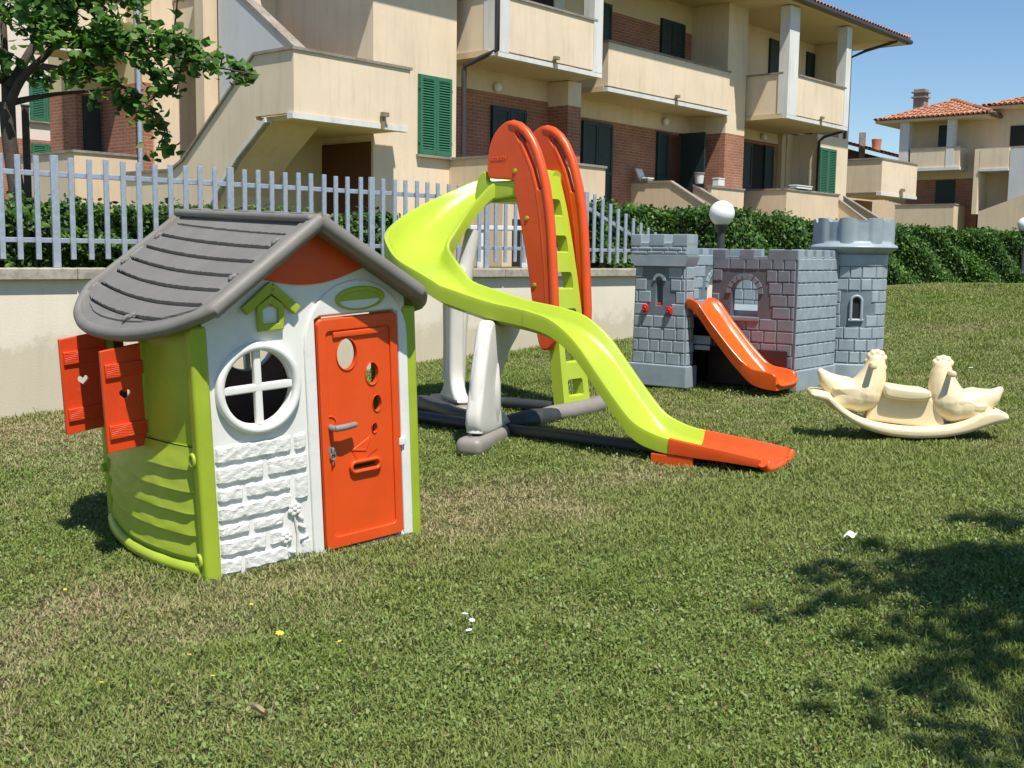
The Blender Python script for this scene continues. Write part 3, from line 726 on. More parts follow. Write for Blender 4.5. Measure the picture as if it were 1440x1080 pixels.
def frames():
    out=[]
    for a in np.linspace(86,235,46):
        t=R(a); out.append((Vector((CX,CY,0)),Vector((math.cos(t),math.sin(t),0)),.64,fO(a),fI(a),max(0,1-abs(a-160)/75)))
    for s in np.linspace(-2.15,0,60):
        c=E_+rd*s; out.append((Vector(c),Vector(-rn),0,fS(s)+.012*max(0,1+s/.5),fS(s)+.012*max(0,1+s/.5),0,1-.60*min(1,max(0,(s+.75)/.75))))
    return out
FR=frames()
# cross-section: (offset toward outer, base height relative, weight of outer rim)
def section(f,wide=0,lift=0):
    c,ra,r0,zo,zi,bank=f[:6]; dk=f[6] if len(f)>6 else 1+.3*bank
    pts=[(-.222,-.088,0),(-.226,-.02,0),(-.222,.006,0),(-.208,.012,0),(-.194,.002,0),(-.176,-.05,.03),(-.150,-.088,.08),(-.10,-.104,.2),(0,-.112,.42),(.10,-.104-.0*bank,.62),(.150,-.085,.8),(.180,-.045,.95),(.196,.002,1),(.210,.012,1),(.224,.006,1),(.228,-.02,1),(.225,-.092,1),(.14,-.128,.8),(0,-.136,.45),(-.14,-.124,.15)]
    o=[]
    for a,h,w_ in pts:
        h*=dk if h<-.03 else 1; a2=a*(1+wide); z=zi*(1-w_)+zo*w_+h+lift
        if bank>0 and .0<=a<=.19 and h>-.12: z+=.03*bank*(a/.19)
        o.append(c+ra*(r0+a2)+Vector((0,0,z)))
    return o
def sweep(mb,frs,wide=0,lift=0):
    secs=[section(f,wide,lift) for f in frs]; n=len(secs[0]); vs=[q for s_ in secs for q in s_]; fs=[]
    for i in range(len(secs)-1):
        for k in range(n):
            l=(k+1)%n; fs.append((i*n+k,i*n+l,(i+1)*n+l,(i+1)*n+k))
    fs.append(tuple(range(n))); fs.append(tuple((len(secs)-1)*n+k for k in range(n)))
    mb.add(vs,fs)
nlime=46+int(60*(2.15-.47)/2.15)
b=MB(); sweep(b,FR[:64]); SL(b,'upper_chute',M['limeslide'],50)
b=MB(); sweep(b,FR[63:nlime],.012,.0015); SL(b,'lower_chute',M['limeslide'],50)
b=MB(); sweep(b,FR[nlime-2:],.03,.004)
c=E_; 
for sg in (-1,1):
    q0=Vector(E_-rd*.86+rn*sg*.205); q1=Vector(E_-rd*.52+rn*sg*.205)
    T=Matrix((( rd[0],rn[0],0,E_[0]),(rd[1],rn[1],0,E_[1]),(0,0,1,0),(0,0,0,1)))
    b.rbox(-.66,-.40,sg*.215-.012,sg*.215+.012,.03,.135,.008,2,T)
# rolled lip
b.tube([Vector(E_+rd*.008+rn*a)+Vector((0,0,z)) for a,z in ((-.232,.148),(-.20,.12),(-.15,.104),(0,.096),(.15,.104),(.20,.12),(.232,.148))],.024,8)
SL(b,'slide_end',M['redorange'] if False else M['orange'],50)
# platform between the rails
def PN(s,w_,z): 
    q=P0+cd*s+wd_*w_; return Vector((q[0],q[1],z))
TP=Matrix(((cd[0],wd_[0],0,P0[0]),(cd[1],wd_[1],0,P0[1]),(0,0,1,0),(0,0,0,1)))
b=MB(); b.rbox(.26,.74,.03,.34,1.62,1.67,.015,2,TP)
b.rbox(.40,.745,-.022,.028,1.655,1.772,.014,3,TP)
b.plate(smoothpoly([(.74,1.63),(.80,1.66),(.775,1.79),(.725,1.84),(.69,1.835),(.66,1.77),(.42,1.755),(.40,1.665)],4),[],.05,.012,'y',.0,TP)
b.plate(smoothpoly([(.74,1.63),(.80,1.66),(.775,1.79),(.725,1.84),(.69,1.835),(.66,1.77),(.42,1.755),(.40,1.665)],4),[],.05,.012,'y',.36,TP)
SL(b,'platform',M['limeslide'],45)
# orange side rails
outl=[(.423,1.768),(.63,1.79),(.668,1.83),(.665,1.945),(.645,2.037),(.594,2.12),(.522,2.173),(.451,2.191),(.38,2.171),(.308,2.126),(.247,2.054),(.196,1.962),(.155,1.863),(.113,1.734),(.081,1.583),(.057,1.41),(.03,1.1),(.012,.841),(.018,.68),(.05,.60),(.11,.572),(.155,.60),(.187,.706),(.225,.882),(.275,1.15),(.335,1.411),(.412,1.712)]
slot=[(.385,2.118),(.336,2.083),(.289,2.035),(.227,1.94),(.185,1.845),(.152,1.72),(.17,1.702),(.195,1.712),(.243,1.835),(.291,1.925),(.343,2.01),(.405,2.098)]
def rail(off,name='handrail'):
    b=MB(); b.plate(smoothpoly(outl,4),[smoothpoly(slot,3)],.05,.012,'y',off,TP,3)
    path=[(.49,2.160),(.445,2.163),(.382,2.145),(.322,2.104),(.266,2.038),(.218,1.952),(.179,1.857),(.139,1.73),(.107,1.58),(.083,1.41),(.057,1.1),(.040,.85),(.046,.68),(.06,.62)]
    b.tube([PN(s,off,z) for s,z in path],[.022]+[.034]*11+[.030,.016],12)
    path2=[(.42,2.09),(.355,2.02),(.305,1.93),(.257,1.84),(.212,1.71),(.182,1.57),(.155,1.41),(.118,1.1),(.098,.85),(.09,.70)]
    b.tube([PN(s,off,z) for s,z in path2],[.012]+[.027]*8+[.010],10)
    o=SL(b,name,M['orange'],55)
    for s,z in ((.40,1.835),(.283,1.50),(.205,1.03),(.155,.74)):
        b=MB(); sgn=-1 if off<.2 else 1
        b.tube([PN(s,off+sgn*.022,z),PN(s,off+sgn*.031,z),PN(s,off+sgn*.034,z)],[.017,.016,.010],12); SL(b,'bolt_cap',M['lime'],50,o)
rail(-.012); rail(.372)
fc_=bpy.data.curves.new('tmp','FONT'); fc_.body='smoby'; fc_.size=.052; fc_.extrude=.002; fc_.bevel_depth=.0012; fc_.align_x='CENTER'
fo=bpy.data.objects.new('tmp',fc_); COL.objects.link(fo); me_=bpy.data.meshes.new_from_object(fo.evaluated_get(bpy.context.evaluated_depsgraph_get()))
b=MB(); b.add([PN(.555-v.co.x*1.15,-.0375-v.co.z,1.915+v.co.y) for v in me_.vertices],[tuple(q.vertices) for q in me_.polygons])
bpy.data.objects.remove(fo); bpy.data.curves.remove(fc_); bpy.data.meshes.remove(me_)
SL(b,'embossed_lettering',M['orange'],30,[o for o in slide.children if o.name.startswith('handrail')][0])
# ladder
LZ=[.10,.50,.82,1.10,1.34,1.60,1.86]; LS=[.0,.055,.10,.15,.20,.262,.345]
fl=csp(LZ,LS)
def ladder():
    b=MB(); W_=.30; x0=.028
    def Q(a,z,d): return PN(fl(min(1.86,max(.1,z)))+d,x0+a,z)
    zz=[.105]; rungs=[.20,.44,.70,.96,1.22,1.48]; openh=.125
    # side stiles
    for a0,a1 in ((0,.062),(W_-.062,W_)):
        b.grid(lambda u,v:Q(a0 if u in(0,) else a1,.105+1.74*v,-.045),1,40); b.grid(lambda u,v:Q(a0 if u==0 else a1,.105+1.74*v,.05),1,40)
        for aa in (a0,a1): b.grid(lambda u,v:Q(aa,.105+1.74*v,-.045+.095*u),1,40)
    # cross panels between holes: each a rounded plate following the slope
    edges=[.105]
    for zr in rungs: edges+= [zr+.04,zr+.04+openh]
    edges.append(1.845)
    for i in range(0,len(edges),2):
        za,zb=edges[i],edges[i+1]
        def sec(u,v):
            k=v*4
            prof=[(-.045,za),(-.045,zb),(-.02,zb+.012),(.05,zb-.03),(.05,za)]
            d,z=prof[int(round(k))%5] if round(k)<5 else prof[0]
            aa=.055+(W_-.11)*u
            # rounded ends: hole corners
            e=min(u,1-u); rr=.035*max(0,1-e/.12)**2
            if abs(z-za)<1e-6 and i>0: z=za-rr
            if abs(z-zb)<1e-6 and i<len(edges)-2: z=zb+rr
            return Q(aa,z,d)
        n=14; vs=[sec(j/n,k/5) if False else None for j in range(0)]
        V=[];F=[]
        for j in range(n+1):
            for k in range(5): V.append(sec(j/n,k/4))
        for j in range(n):
            for k in range(5):
                l=(k+1)%5; F.append((j*5+k,j*5+l,(j+1)*5+l,(j+1)*5+k))
        b.add(V,F)
    for a in (.03,W_-.03): b.tube([Q(a,1.80,-.04),Q(a,1.80,.06)],.055,14)
    SL(b,'ladder',M['limeslide'],35)
ladder()
# white supports and base
TF=Matrix(((.3,.954,0,-.14),(.954,-.3,0,7.0),(0,0,1,0),(0,0,0,1)))
b=MB()
legp=[(-.293,.17),(-.262,.443),(-.20,.634),(-.105,.83),(.034,.82),(.30,.80),(.52,.80),(.46,.72),(.27,.62),(.15,.52),(.095,.45),(.11,.30),(.15,.26),(.245,.213),(.262,.15)]
b.plate(smoothpoly(legp,4),[],.10,.03,'y',0,TF,3)
b.tube([TF@Vector((x,.045,z)) for x,z in ((.02,.20),(.0,.30),(-.01,.45),(.02,.60))],[.006,.03,.03,.006],8)
b.tube([TF@Vector((x,-.045,z)) for x,z in ((.02,.20),(.0,.30),(-.01,.45),(.02,.60))],[.006,.03,.03,.006],8)
b.tube([TF@Vector((x,0,z)) for x,z in ((-.27,.17),(-.235,.443),(-.165,.64),(-.075,.80))],[.05,.045,.042,.036],10)
SL(b,'support_leg',M['support'],60)
b=MB(); b.rbox(-.40,.31,-.085,.085,.04,.155,.045,4,TF); b.tube([TF@Vector((-.34,0,.150)),TF@Vector((-.34,0,.160))],.012,8); SL(b,'foot',M['footgrey'],60)
TB=Matrix(((.35,.937,0,-.43),(-.937,.35,0,8.30),(0,0,1,0),(0,0,0,1)))
b=MB(); bl=[(-.20,.17),(-.09,.30),(-.07,.60),(-.10,.95),(-.14,1.15),(.12,1.13),(.085,.90),(.08,.60),(.09,.36),(.15,.25),(.26,.17)]
b.plate(smoothpoly(bl,4),[],.11,.03,'y',0,TB,3); b.tube([TB@Vector((x,-.03,z)) for x,z in ((-.07,.32),(-.06,.60),(-.08,.9))],.035,8); SL(b,'support_leg',M['support'],60)
b=MB(); b.rbox(-.46,.33,-.075,.075,.04,.165,.045,4,TB); SL(b,'foot',M['footgrey'],60)
# tall inner leg under platform, seen behind the inner rim
b=MB(); b.tube([(-.42,8.32,.1),(-.40,8.32,.7),(-.35,8.33,1.15),(-.30,8.34,1.42)],[.07,.065,.06,.055],12); SL(b,'support_leg',M['support'],60)
b=MB()
b.tube([(-.72,7.78,.125),(-.25,7.40,.12),(.0,7.18,.12)],.042,8); b.tube([(-.05,7.22,.12),(.64,6.68,.125),(1.02,6.38,.125)],.042,8)
b.tube([(-.80,8.55,.12),(-.62,8.25,.12),(-.40,7.86,.12),(-.22,7.55,.13),(-.02,7.42,.13)],[.05,.085,.06,.055,.05],10)
b.tube([(-.2,8.34,.16),(.30,8.02,.165)],.04,8)
b.tube([(-.06,7.40,.13),(.12,7.52,.14),(.30,7.72,.14)],[.05,.075,.06],10)
SL(b,'base_frame',M['framedark'],60)
b=MB(); b.tube([(.17,7.60,.145),(.27,7.73,.15),(.40,7.88,.15),(.55,8.06,.155),(.66,8.22,.16),(.66,8.36,.16),(.58,8.48,.15)],[.05,.062,.065,.065,.062,.05,.03],10); SL(b,'ladder_foot',M['footgrey'],60)

# ================================================================== CASTLE
ca=empty('toy_castle',(2.2,8.79,.22),(0,0,math.atan2(-.62,.78)),'grey plastic castle climber with round tower, crenellations and orange slide','playset')
def blocks(mb,x0,x1,z0,z1,rowh,bw,fn,holes=(),seed=1,dep=.007,gap=.007):
    """fn(a,z,d)->xyz; holes: callables(a,z)->True when inside"""
    q=random.Random(seed); n=max(1,round((z1-z0)/rowh)); rh=(z1-z0)/n
    for i in range(n):
        za,zb=z0+i*rh,z0+(i+1)*rh; a=x0-(bw*.5 if i%2 else 0)*q.uniform(.6,1.2)
        while a<x1-.01:
            wv=bw*q.uniform(.75,1.3); b0,b1=max(a,x0),min(a+wv,x1); a+=wv
            if b1-b0<.02: continue
            g=gap/2; c=[(b0+g,za+g),(b1-g,za+g),(b1-g,zb-g),(b0+g,zb-g)]
            if any(h(u,v) for h in holes for u in (b0+g,(b0+b1)/2,b1-g) for v in (za+g,(za+zb)/2,zb-g)): continue
            t=.006; m=3
            vs=[fn(u,v,0) for u,v in c]+[fn(u+(t if u<(b0+b1)/2 else -t),v+(t if v<(za+zb)/2 else -t),dep*q.uniform(.75,1.1)) for u,v in c]
            mb.add(vs,[(0,1,5,4),(1,2,6,5),(2,3,7,6),(3,0,4,7),(4,5,6,7)])
def archpoly(cx,z0,z1,hw,n=12): 
    zs_=z1-hw
    return [(cx-hw,z0),(cx+hw,z0)]+[(cx+hw*math.cos(PI*k/n),zs_+hw*math.sin(PI*k/n)) for k in range(n+1)]
def inarch(cx,z0,z1,hw,m=.018): return lambda a,z: abs(a-cx)<hw+m and z0-m<z<z1+m
def voussoirs(mb,cx,z1,hw,fn,n=7,w=.045,dep=.012):
    zc=z1-hw
    for k in range(n):
        a0,a1=PI*k/n+.03,PI*(k+1)/n-.03
        c=[(cx+(hw+.006)*math.cos(a0),zc+(hw+.006)*math.sin(a0)),(cx+(hw+w)*math.cos(a0),zc+(hw+w)*math.sin(a0)),(cx+(hw+w)*math.cos(a1),zc+(hw+w)*math.sin(a1)),(cx+(hw+.006)*math.cos(a1),zc+(hw+.006)*math.sin(a1))]
        mb.add([fn(u,v,0) for u,v in c]+[fn(u*.94+cx*.06 if False else u,v,dep) for u,v in c],[(0,1,5,4),(1,2,6,5),(2,3,7,6),(3,0,4,7),(4,5,6,7)])
# left tower front (x -1.26..-.73, y -.40..-.26)
tx0,tx1=-1.245,-.745
b=MB(); 
b.plate([(tx0,.155),(tx1,.155),(-.76,.95),(-1.228,.95)],[archpoly(-1.0,.63,.86,.030)],.13,.006,'y',-.325)
b.build('gate_tower',M['castlejoint'],ca,30)
b=MB(); fx=lambda a,z,d:(a,-.390-d,z)
def fxt(a,z,d):
    k=(z-.155)/.8; c=-.994; return (c+(a-c)*(1-.065*k),-.390-d,z)
blocks(b,tx0+.004,tx1-.004,.16,.945,.0985,.115,fxt,[inarch(-1.0,.63,.86,.03)],3)
voussoirs(b,-1.0,.86,.030,fx,5,.03)
fsd=lambda a,z,d:(tx1-.055*((z-.155)/.8)*.27+d+.0005,a,z)
blocks(b,-.385,-.262,.16,.945,.0985,.09,fsd,(),5)
b.build('tower_blocks',M['castle'],ca,30)
b=MB(); b.rbox(-1.275,-.717,-.42,-.24,-.02,.158,.012,2); b.build('tower_base',M['castle'],ca,30)
b=MB(); b.prism([(-1.228,.948),(-.76,.948),(-.735,1.012),(-.735,1.035),(-1.28,1.035),(-1.28,1.012)],-.415,-.235,'y')
b.build('tower_ledge',M['castle'],ca,30)
def crenel(mb,x0,x1,z0,zl,zh,y0,y1,pat):
    mb.rbox(x0,x1,y0,y1,z0,zl,.006,1)
    for a,c in pat: mb.rbox(x0+(x1-x0)*a,x0+(x1-x0)*c,y0-.004,y1+.004,zl-.03,zh,.007,2)
b=MB(); crenel(b,-1.27,-.745,1.037,1.135,1.20,-.41,-.245,((0,.19),(.34,.60),(.75,1)))
blocks(b,-1.265,-.75,1.04,1.10,.032,.12,lambda a,z,d:(a,-.410-d,z),(),8,.005)
b.build('tower_battlement',M['castle'],ca,30)
b=MB()
for x,z in ((-1.118,.605),(-.895,.595)):
    b.plate(rrect(x-.026,x+.026,z-.034,z+.034,.016),[],.024,.008,'y',-.408); b.tube([(x+.012*math.cos(a),-.424,z+.014*math.sin(a)) for a in np.linspace(0,2*PI,11)[:-1]],.004,6,closed=True)
b.rbox(-1.024,-.978,-.38,-.33,.61,.655,.008); b.build('red_knob',M['red'],ca,45)
# front wall with arched window (castle grey with its shade painted in)
b=MB(); b.plate([(-.74,.0),(0,.0),(0,1.03),(-.74,1.03)],[archpoly(-.445,.555,.85,.115)],.06,.006,'y',.03); b.build('front_wall',M['castledarkj'],ca,30)
b=MB(); ff=lambda a,z,d:(a,-.0005-d,z)
blocks(b,-.735,-.012,.16,1.025,.0985,.125,ff,[inarch(-.445,.555,.91,.16,.0)],12)
voussoirs(b,-.445,.85,.115,ff,9,.048)
b.build('wall_blocks',M['castledark'],ca,30)
b=MB(); b.rbox(-.58,-.31,-.02,.06,.515,.553,.008)
b.rbox(-.735,-.02,-.012,.012,0.0,.16,.006)
crenel(b,-.74,.0,1.0,1.035,1.088,-.004,.064,((0,.16),(.33,.50),(.66,1))); b.build('wall_battlement',M['castledark'],ca,30)
# right wall
b=MB(); b.box(-.058,.0,.062,.80,.0,1.03); b.build('side_wall',M['castlejoint'],ca,30)
b=MB(); fr2=lambda a,z,d:(.0005+d+.012*math.sin(max(0,z-.1)*0),a,z)
blocks(b,.004,.80,.15,1.025,.0972,.098,fr2,(),17,.010)
blocks(b,.004,.80,1.03,1.085,.06,.098,fr2,[lambda a,z: (a*5.2)%1<.28],18,.012)
b.rbox(-.06,.030,.0,.80,-.02,.148,.012,2)
crenel(b,-.058,0,1.0,1.035,1.09,.0,.80,())
for k in range(5): b.rbox(-.062,.004,.0+.165*k,.0+.165*k+.105,1.0,1.09,.007)
b.build('wall_blocks',M['castle'],ca,30)
# left and rear walls
b=MB(); b.plate([(-.24,0),(1.2,0),(1.2,1.05),(-.24,1.05)],[archpoly(.93,.58,.87,.12),archpoly(.25,.5,.85,.12)],.05,.006,'x',-1.25)
b.plate([(-1.25,0),(-.05,0),(-.05,1.04),(-1.25,1.04)],[archpoly(-.35,.55,.86,.12)],.05,.006,'y',1.19); b.build('rear_wall',M['castlejoint'],ca,30)
b=MB(); fl2=lambda a,z,d:(-1.2245+d,a,z); blocks(b,-.22,1.16,.15,1.045,.0985,.12,fl2,[inarch(.93,.58,.93,.17,0),inarch(.25,.5,.91,.17,0)],21); voussoirs(b,.93,.87,.12,fl2,9)
fb2=lambda a,z,d:(a,1.1645-d,z); blocks(b,-1.2,-.06,.15,1.03,.0985,.12,fb2,[inarch(-.35,.55,.91,.17,0)],22); voussoirs(b,-.35,.86,.12,fb2,9)
for k in range(8): b.rbox(-1.28,-1.22,-.2+.18*k,-.2+.18*k+.11,1.03,1.10,.007)
for k in range(6): b.rbox(-1.2+.2*k,-1.2+.2*k+.12,1.16,1.22,1.03,1.10,.007)
b.build('wall_blocks',M['castle'],ca,30)
# deck and dark panel under it
b=MB(); b.rbox(-1.2,-.755,-.2,1.15,.54,.60,.01); b.box(-.755,-.06,.065,1.15,.545,.595); b.build('deck',M['castle'],ca,30)
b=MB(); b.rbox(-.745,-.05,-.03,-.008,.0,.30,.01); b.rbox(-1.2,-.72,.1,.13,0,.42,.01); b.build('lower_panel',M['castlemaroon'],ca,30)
b=MB(); b.rbox(-.76,-.60,-.255,-.23,.33,.40,.01); b.rbox(-.74,-.6,-.265,-.245,.285,.325,.008); b.build('deck_beam',M['castle'],ca,30)
# round tower
RX,RY,RR=.012,1.045,.283
b=MB(); T=Matrix.Translation((RX,RY,0)); b.lathe([(RR-.006,0),(RR-.006,1.06)],40,T=T); b.build('round_tower',M['castlejoint'],ca,30)
fc=lambda a,z,d:(RX+(RR-.005+d)*math.cos(a/RR),RY+(RR-.005+d)*math.sin(a/RR),z)
wa=-1.02*RR   # window azimuth (towards camera)
b=MB(); blocks(b,-PI*RR,PI*RR,.165,.965,.1,.105,fc,[inarch(wa,.50,.73,.062,.01)],31,.008)
b.lathe([(RR+.012,-.02),(RR+.012,.150),(RR+.002,.158),(RR-.01,.16)],40,T=T)
b.lathe([(RR-.004,.965),(RR+.004,.97),(RR+.006,1.06),(RR-.004,1.062)],40,T=T)
b.build('tower_blocks',M['castle'],ca,30)
b=MB(); b.add([],[])
ring=[(wa-.042,.53)]+[(wa+.042*-math.cos(PI*k/10),.68+.042*math.sin(PI*k/10)) for k in range(11)]+[(wa+.042,.53)]
b.tube([fc(a,z,.012) for a,z in ring],.013,8); b.tube([fc(wa-.058,.522,.012),fc(wa+.058,.522,.012)],.014,8); b.build('tower_window_frame',M['castle'],ca,50)
b=MB(); pw=[(wa-.036,.53),(wa+.036,.53)]+[(wa+.036*math.cos(PI*k/10),.68+.036*math.sin(PI*k/10)) for k in range(11)]
b.add([fc(a,z,.0035) for a,z in pw],[tuple(range(len(pw)))]); b.build('tower_window',M['dark'],ca,0)
b=MB(); b.lathe([(RR+.004,1.06),(RR+.03,1.085),(.352,1.105),(.362,1.12),(.356,1.135),(.325,1.152),(.318,1.17)],48,T=T); b.build('tower_ring',M['castle'],ca,45)
b=MB(); n=12; pf=[];
NQ=144; PW=18
def crown(k,z):
    a=2*PI*k/NQ; ph_=(k%PW)/PW
    mer=ph_<.56
    rr=.306+(.026*math.sin(PI*ph_/.56)**.5 if mer else -.002)
    return mer,rr,a
vs=[];fs=[]
for k in range(NQ):
    mer,rr,a=crown(k,0); zt=1.325
    if mer: zt=1.352+.008*math.sin(PI*((k%PW)/PW)/.56)
    for r_,z in ((rr,1.15),(rr,zt),(.265,zt),(.265,1.15)): vs.append((RX+r_*math.cos(a),RY+r_*math.sin(a),z))
for k in range(NQ):
    l=(k+1)%NQ
    for q in range(3): fs.append((k*4+q,l*4+q,l*4+q+1,k*4+q+1))
b.add(vs,fs); b.lathe([(.265,1.15),(.01,1.15)],24,cap=False,T=T); b.build('tower_crown',M['castle'],ca,38)
# little slide along the front wall
def cslide():
    xs=[-.95,-.80,-.72,-.5,-.3,-.16,-.08,.0,.075]; zz=[.665,.665,.65,.42,.21,.095,.07,.06,.058]; f=csp(xs,zz)
    secs=[]
    for i,x in enumerate(np.linspace(-.742,.045,60)):
        zb=f(x); rim=.085+.02*math.exp(-((x+.05)/.10)**2); y0,y1=-.395,-.045
        if x>.02: rim*=max(.5,1-(x-.02)*8)
        rim*=.45+.55*min(1,max(0,(x+.745)/.12))
        pts=[(y0,zb-.03),(y0-.012,zb+rim-.012),(y0-.004,zb+rim),(y0+.012,zb+rim),(y0+.022,zb+rim-.015),(y0+.045,zb+.025),(y0+.075,zb),(y1-.075,zb),(y1-.045,zb+.025),(y1-.022,zb+rim-.015),(y1-.012,zb+rim),(y1+.004,zb+rim),(y1+.012,zb+rim-.012),(y1,zb-.03)]
        secs.append([Vector((x,y,z)) for y,z in pts])
    n=len(secs[0]); b=MB(); vs=[q for s_ in secs for q in s_]; fs=[]
    for i in range(59):
        for k in range(n): l=(k+1)%n; fs.append((i*n+k,i*n+l,(i+1)*n+l,(i+1)*n+k))
    fs+= [tuple(range(n)),tuple(59*n+k for k in range(n))]
    b.add(vs,fs); b.tube([(.046,y,.06+.03*abs((y+.22)/.175)**4) for y in np.linspace(-.395,-.045,13)],.016,8); b.build('castle_slide',M['redorange'],ca,50)
cslide()

# ================================================================== ROCKER
rk=empty('hen_rocker',(2.47,6.93,.165),(R(0),R(1.6),R(-9)),'cream plastic seesaw rocker with two hens facing each other','rocker')
rk.scale=(.955,.955,.955); rk.location.x-=.03
def ZP(L,cx=742,cz=690): return [((x-cx)*.00100,(cz-y)*.00100) for x,y in L]
def remesh(o,vox,it):
    m=o.modifiers.new('r','REMESH'); m.mode='VOXEL'; m.voxel_size=vox; m.use_smooth_shade=True
    m2=o.modifiers.new('s','SMOOTH'); m2.iterations=it; m2.factor=.6
    dg=bpy.context.evaluated_depsgraph_get(); me=bpy.data.meshes.new_from_object(o.evaluated_get(dg))
    o.modifiers.clear(); old=o.data; me.name=o.name; o.data=me; bpy.data.meshes.remove(old)
    me.shade_smooth(); return o
def zp(x,y): return ((x-742)*.001,(690-y)*.001)
def hen(tail,body,neck,comb,handles,wing,beak):
    b=MB()
    for x,y,rx,rz,ry in body:
        a,c=zp(x,y); b.ball((a,0,c),1,22,(rx,ry,rz))
    b.tube([(zp(x,y)[0],0,zp(x,y)[1]) for x,y,_ in tail],[q for *_,q in tail],16); b.tube([(zp(x,y)[0],0,zp(x,y)[1]) for x,y,_ in neck],[q for *_,q in neck],16)
    for pts in (tail,neck):
        x,y,q=pts[-1]; a,c=zp(x,y); b.ball((a,0,c),q,16)
        x,y,q=pts[0]; a,c=zp(x,y); b.ball((a,0,c),q,16)
    a,c=zp(*beak[:2]); a2,c2=zp(*beak[2:]); b.tube([(a,0,c),(a2,0,c2)],[.03,.008],12)
    remesh(b.build('hen_body',M['cream'],rk,0),.0085,5)
    b=MB()
    for x,y,q in comb:
        a,c=zp(x,y+4); b.ball((a,0,c),q*.95,14,(1,1.25,1.1))
    for (x,y,q),(x2,y2,q2) in zip(comb[:-1],comb[1:]):
        a,c=zp((x+x2)/2,(y+y2)/2+22); b.ball((a,0,c),.026,12,(1,1.1,1))
    remesh(b.build('comb',M['cream'],rk,0),.005,2)
    b=MB(); b.plate(smoothpoly([zp(*q) for q in wing],4),[],.219,.016,'y',0,res=4); b.build('wing',M['cream'],rk,60)
    b=MB()
    for hx,hy in handles:
        cx_,cz_=zp(hx,hy); b.tube([(cx_,-.165,cz_),(cx_,-.16,cz_),(cx_,-.05,cz_),(cx_,.05,cz_),(cx_,.16,cz_),(cx_,.165,cz_)],[.012,.021,.017,.017,.021,.012],12)
    b.build('handle_bar',M['cream'],rk,60)
hen([(185,308,.026),(215,345,.048),(260,385,.075),(330,425,.100)],[(375,450,.165,.105,.112),(330,480,.11,.08,.105),(430,455,.125,.105,.112),(490,420,.085,.110,.095)],
    [(470,430,.120),(496,370,.105),(516,305,.084),(526,245,.066),(528,222,.058)],[(482,182,.020),(503,165,.024),(530,160,.024),(557,168,.023),(578,188,.018)],[(493,240)],
    [(262,395),(330,388),(400,385),(440,405),(458,440),(440,480),(380,470),(330,440),(290,420),(262,412)],(562,245,598,258))
hen([(1300,362,.026),(1270,400,.052),(1210,430,.080),(1140,455,.104)],[(1095,475,.172,.108,.114),(1150,505,.11,.085,.105),(1030,485,.12,.105,.114),(965,440,.088,.120,.095)],
    [(985,450,.122),(962,385,.106),(944,320,.085),(937,260,.067),(938,236,.059)],[(889,200,.019),(911,182,.023),(940,175,.024),(968,181,.023),(990,201,.019)],[(974,262)],
    [(1012,440),(1040,425),(1100,425),(1150,448),(1200,445),(1212,462),(1195,490),(1130,500),(1060,485),(1020,460)],(902,258,866,272))
b=MB(); b.plate(smoothpoly(ZP([(578,375),(600,362),(720,374),(840,380),(862,395),(862,430),(800,448),(700,452),(600,440),(575,415)]),4),[],.25,.022,'y',0,res=4); b.build('seat',M['cream'],rk,60)
b=MB(); b.plate(ZP([(560,395),(880,430),(960,560),(985,635),(480,600),(500,520)]),[],.13,.02,'y',0,res=3); b.build('seat_base',M['cream'],rk,45)
rb_=[(118,440),(150,425),(230,432),(262,462),(330,520),(420,570),(520,600),(640,616),(760,620),(880,612),(1000,590),(1080,560),(1150,520),(1200,492),(1260,482),(1310,488),(1338,515),(1325,545),(1260,565),(1200,590),(1110,630),(1000,662),(880,682),(740,690),(600,680),(480,652),(380,610),(300,555),(240,500),(180,482),(128,468)]
b=MB(); b.plate(smoothpoly(ZP(rb_),3),[],.30,.028,'y',0,res=4); b.build('rocker_base',M['cream'],rk,60)

# ================================================================== APARTMENT BUILDING
BO=(-2.676,22.468,0); BANG=R(90-40.529)
def bld(label,off=(0,0)):
    c,s=math.cos(BANG),math.sin(BANG)
    return empty('apartment_building',(BO[0]+c*off[0]-s*off[1],BO[1]+s*off[0]+c*off[1],0),(0,0,BANG),label,'apartment building')
class UB(MB):
    """box in facade frame: u along, p outwards (local y=-p)"""
    def ub(s,u0,u1,p0,p1,z0,z1): return s.box(u0,u1,-p1,-p0,z0,z1)
    def side(s,poly,u0,u1): return s.prism([(-p_,z) for p_,z in poly],u0,u1,'x')
A_=bld('two storey peach apartment block with brick bays, balconies and outside stairs')
def part(name,mat,boxes,parent=None,smooth=0):
    b=UB()
    for q in boxes: b.ub(*q)
    return b.build(name,M[mat],parent or A_,smooth)
# walls (stucco above, brick below 4.72 in the bays)
part('wall',   'stucco',[(-.13,2.2,-3.0,0,.5,8.3)])
part('wall',   'stucco',[(2.2,6.5,-3.0,-.60,4.83,8.3),(6.0,6.5,-.6,0,4.72,5.28)])
part('brick_wall','brick',[(2.2,6.5,-3.0,-.602,.5,4.83),(6.0,6.5,-.6,-.002,.5,4.72)])
part('wall',   'stucco',[(6.5,13.25,-3.0,-1.20,4.74,5.3),(6.5,9.3,-3,-1.2,5.3,8.3)])
part('brick_wall','brick',[(6.5,13.25,-3.0,-1.202,.5,4.74)])
part('brick_wall','brick',[(9.3,13.25,-3.0,-1.204,5.3,7.55)])
part('wall',   'soffit',[(9.3,13.25,-3.0,-1.203,7.55,8.3)])
part('wall','stucco',[(13.25,14.32,-3,0,4.72,8.3)])
part('brick_wall','brick',[(13.25,14.32,-3,-.002,.5,4.72)])
part('wall',   'stucco',[(14.32,19.0,-3,-1.0,4.86,8.3),(19.0,20.6,-3,-1.002,5.3,8.3)])
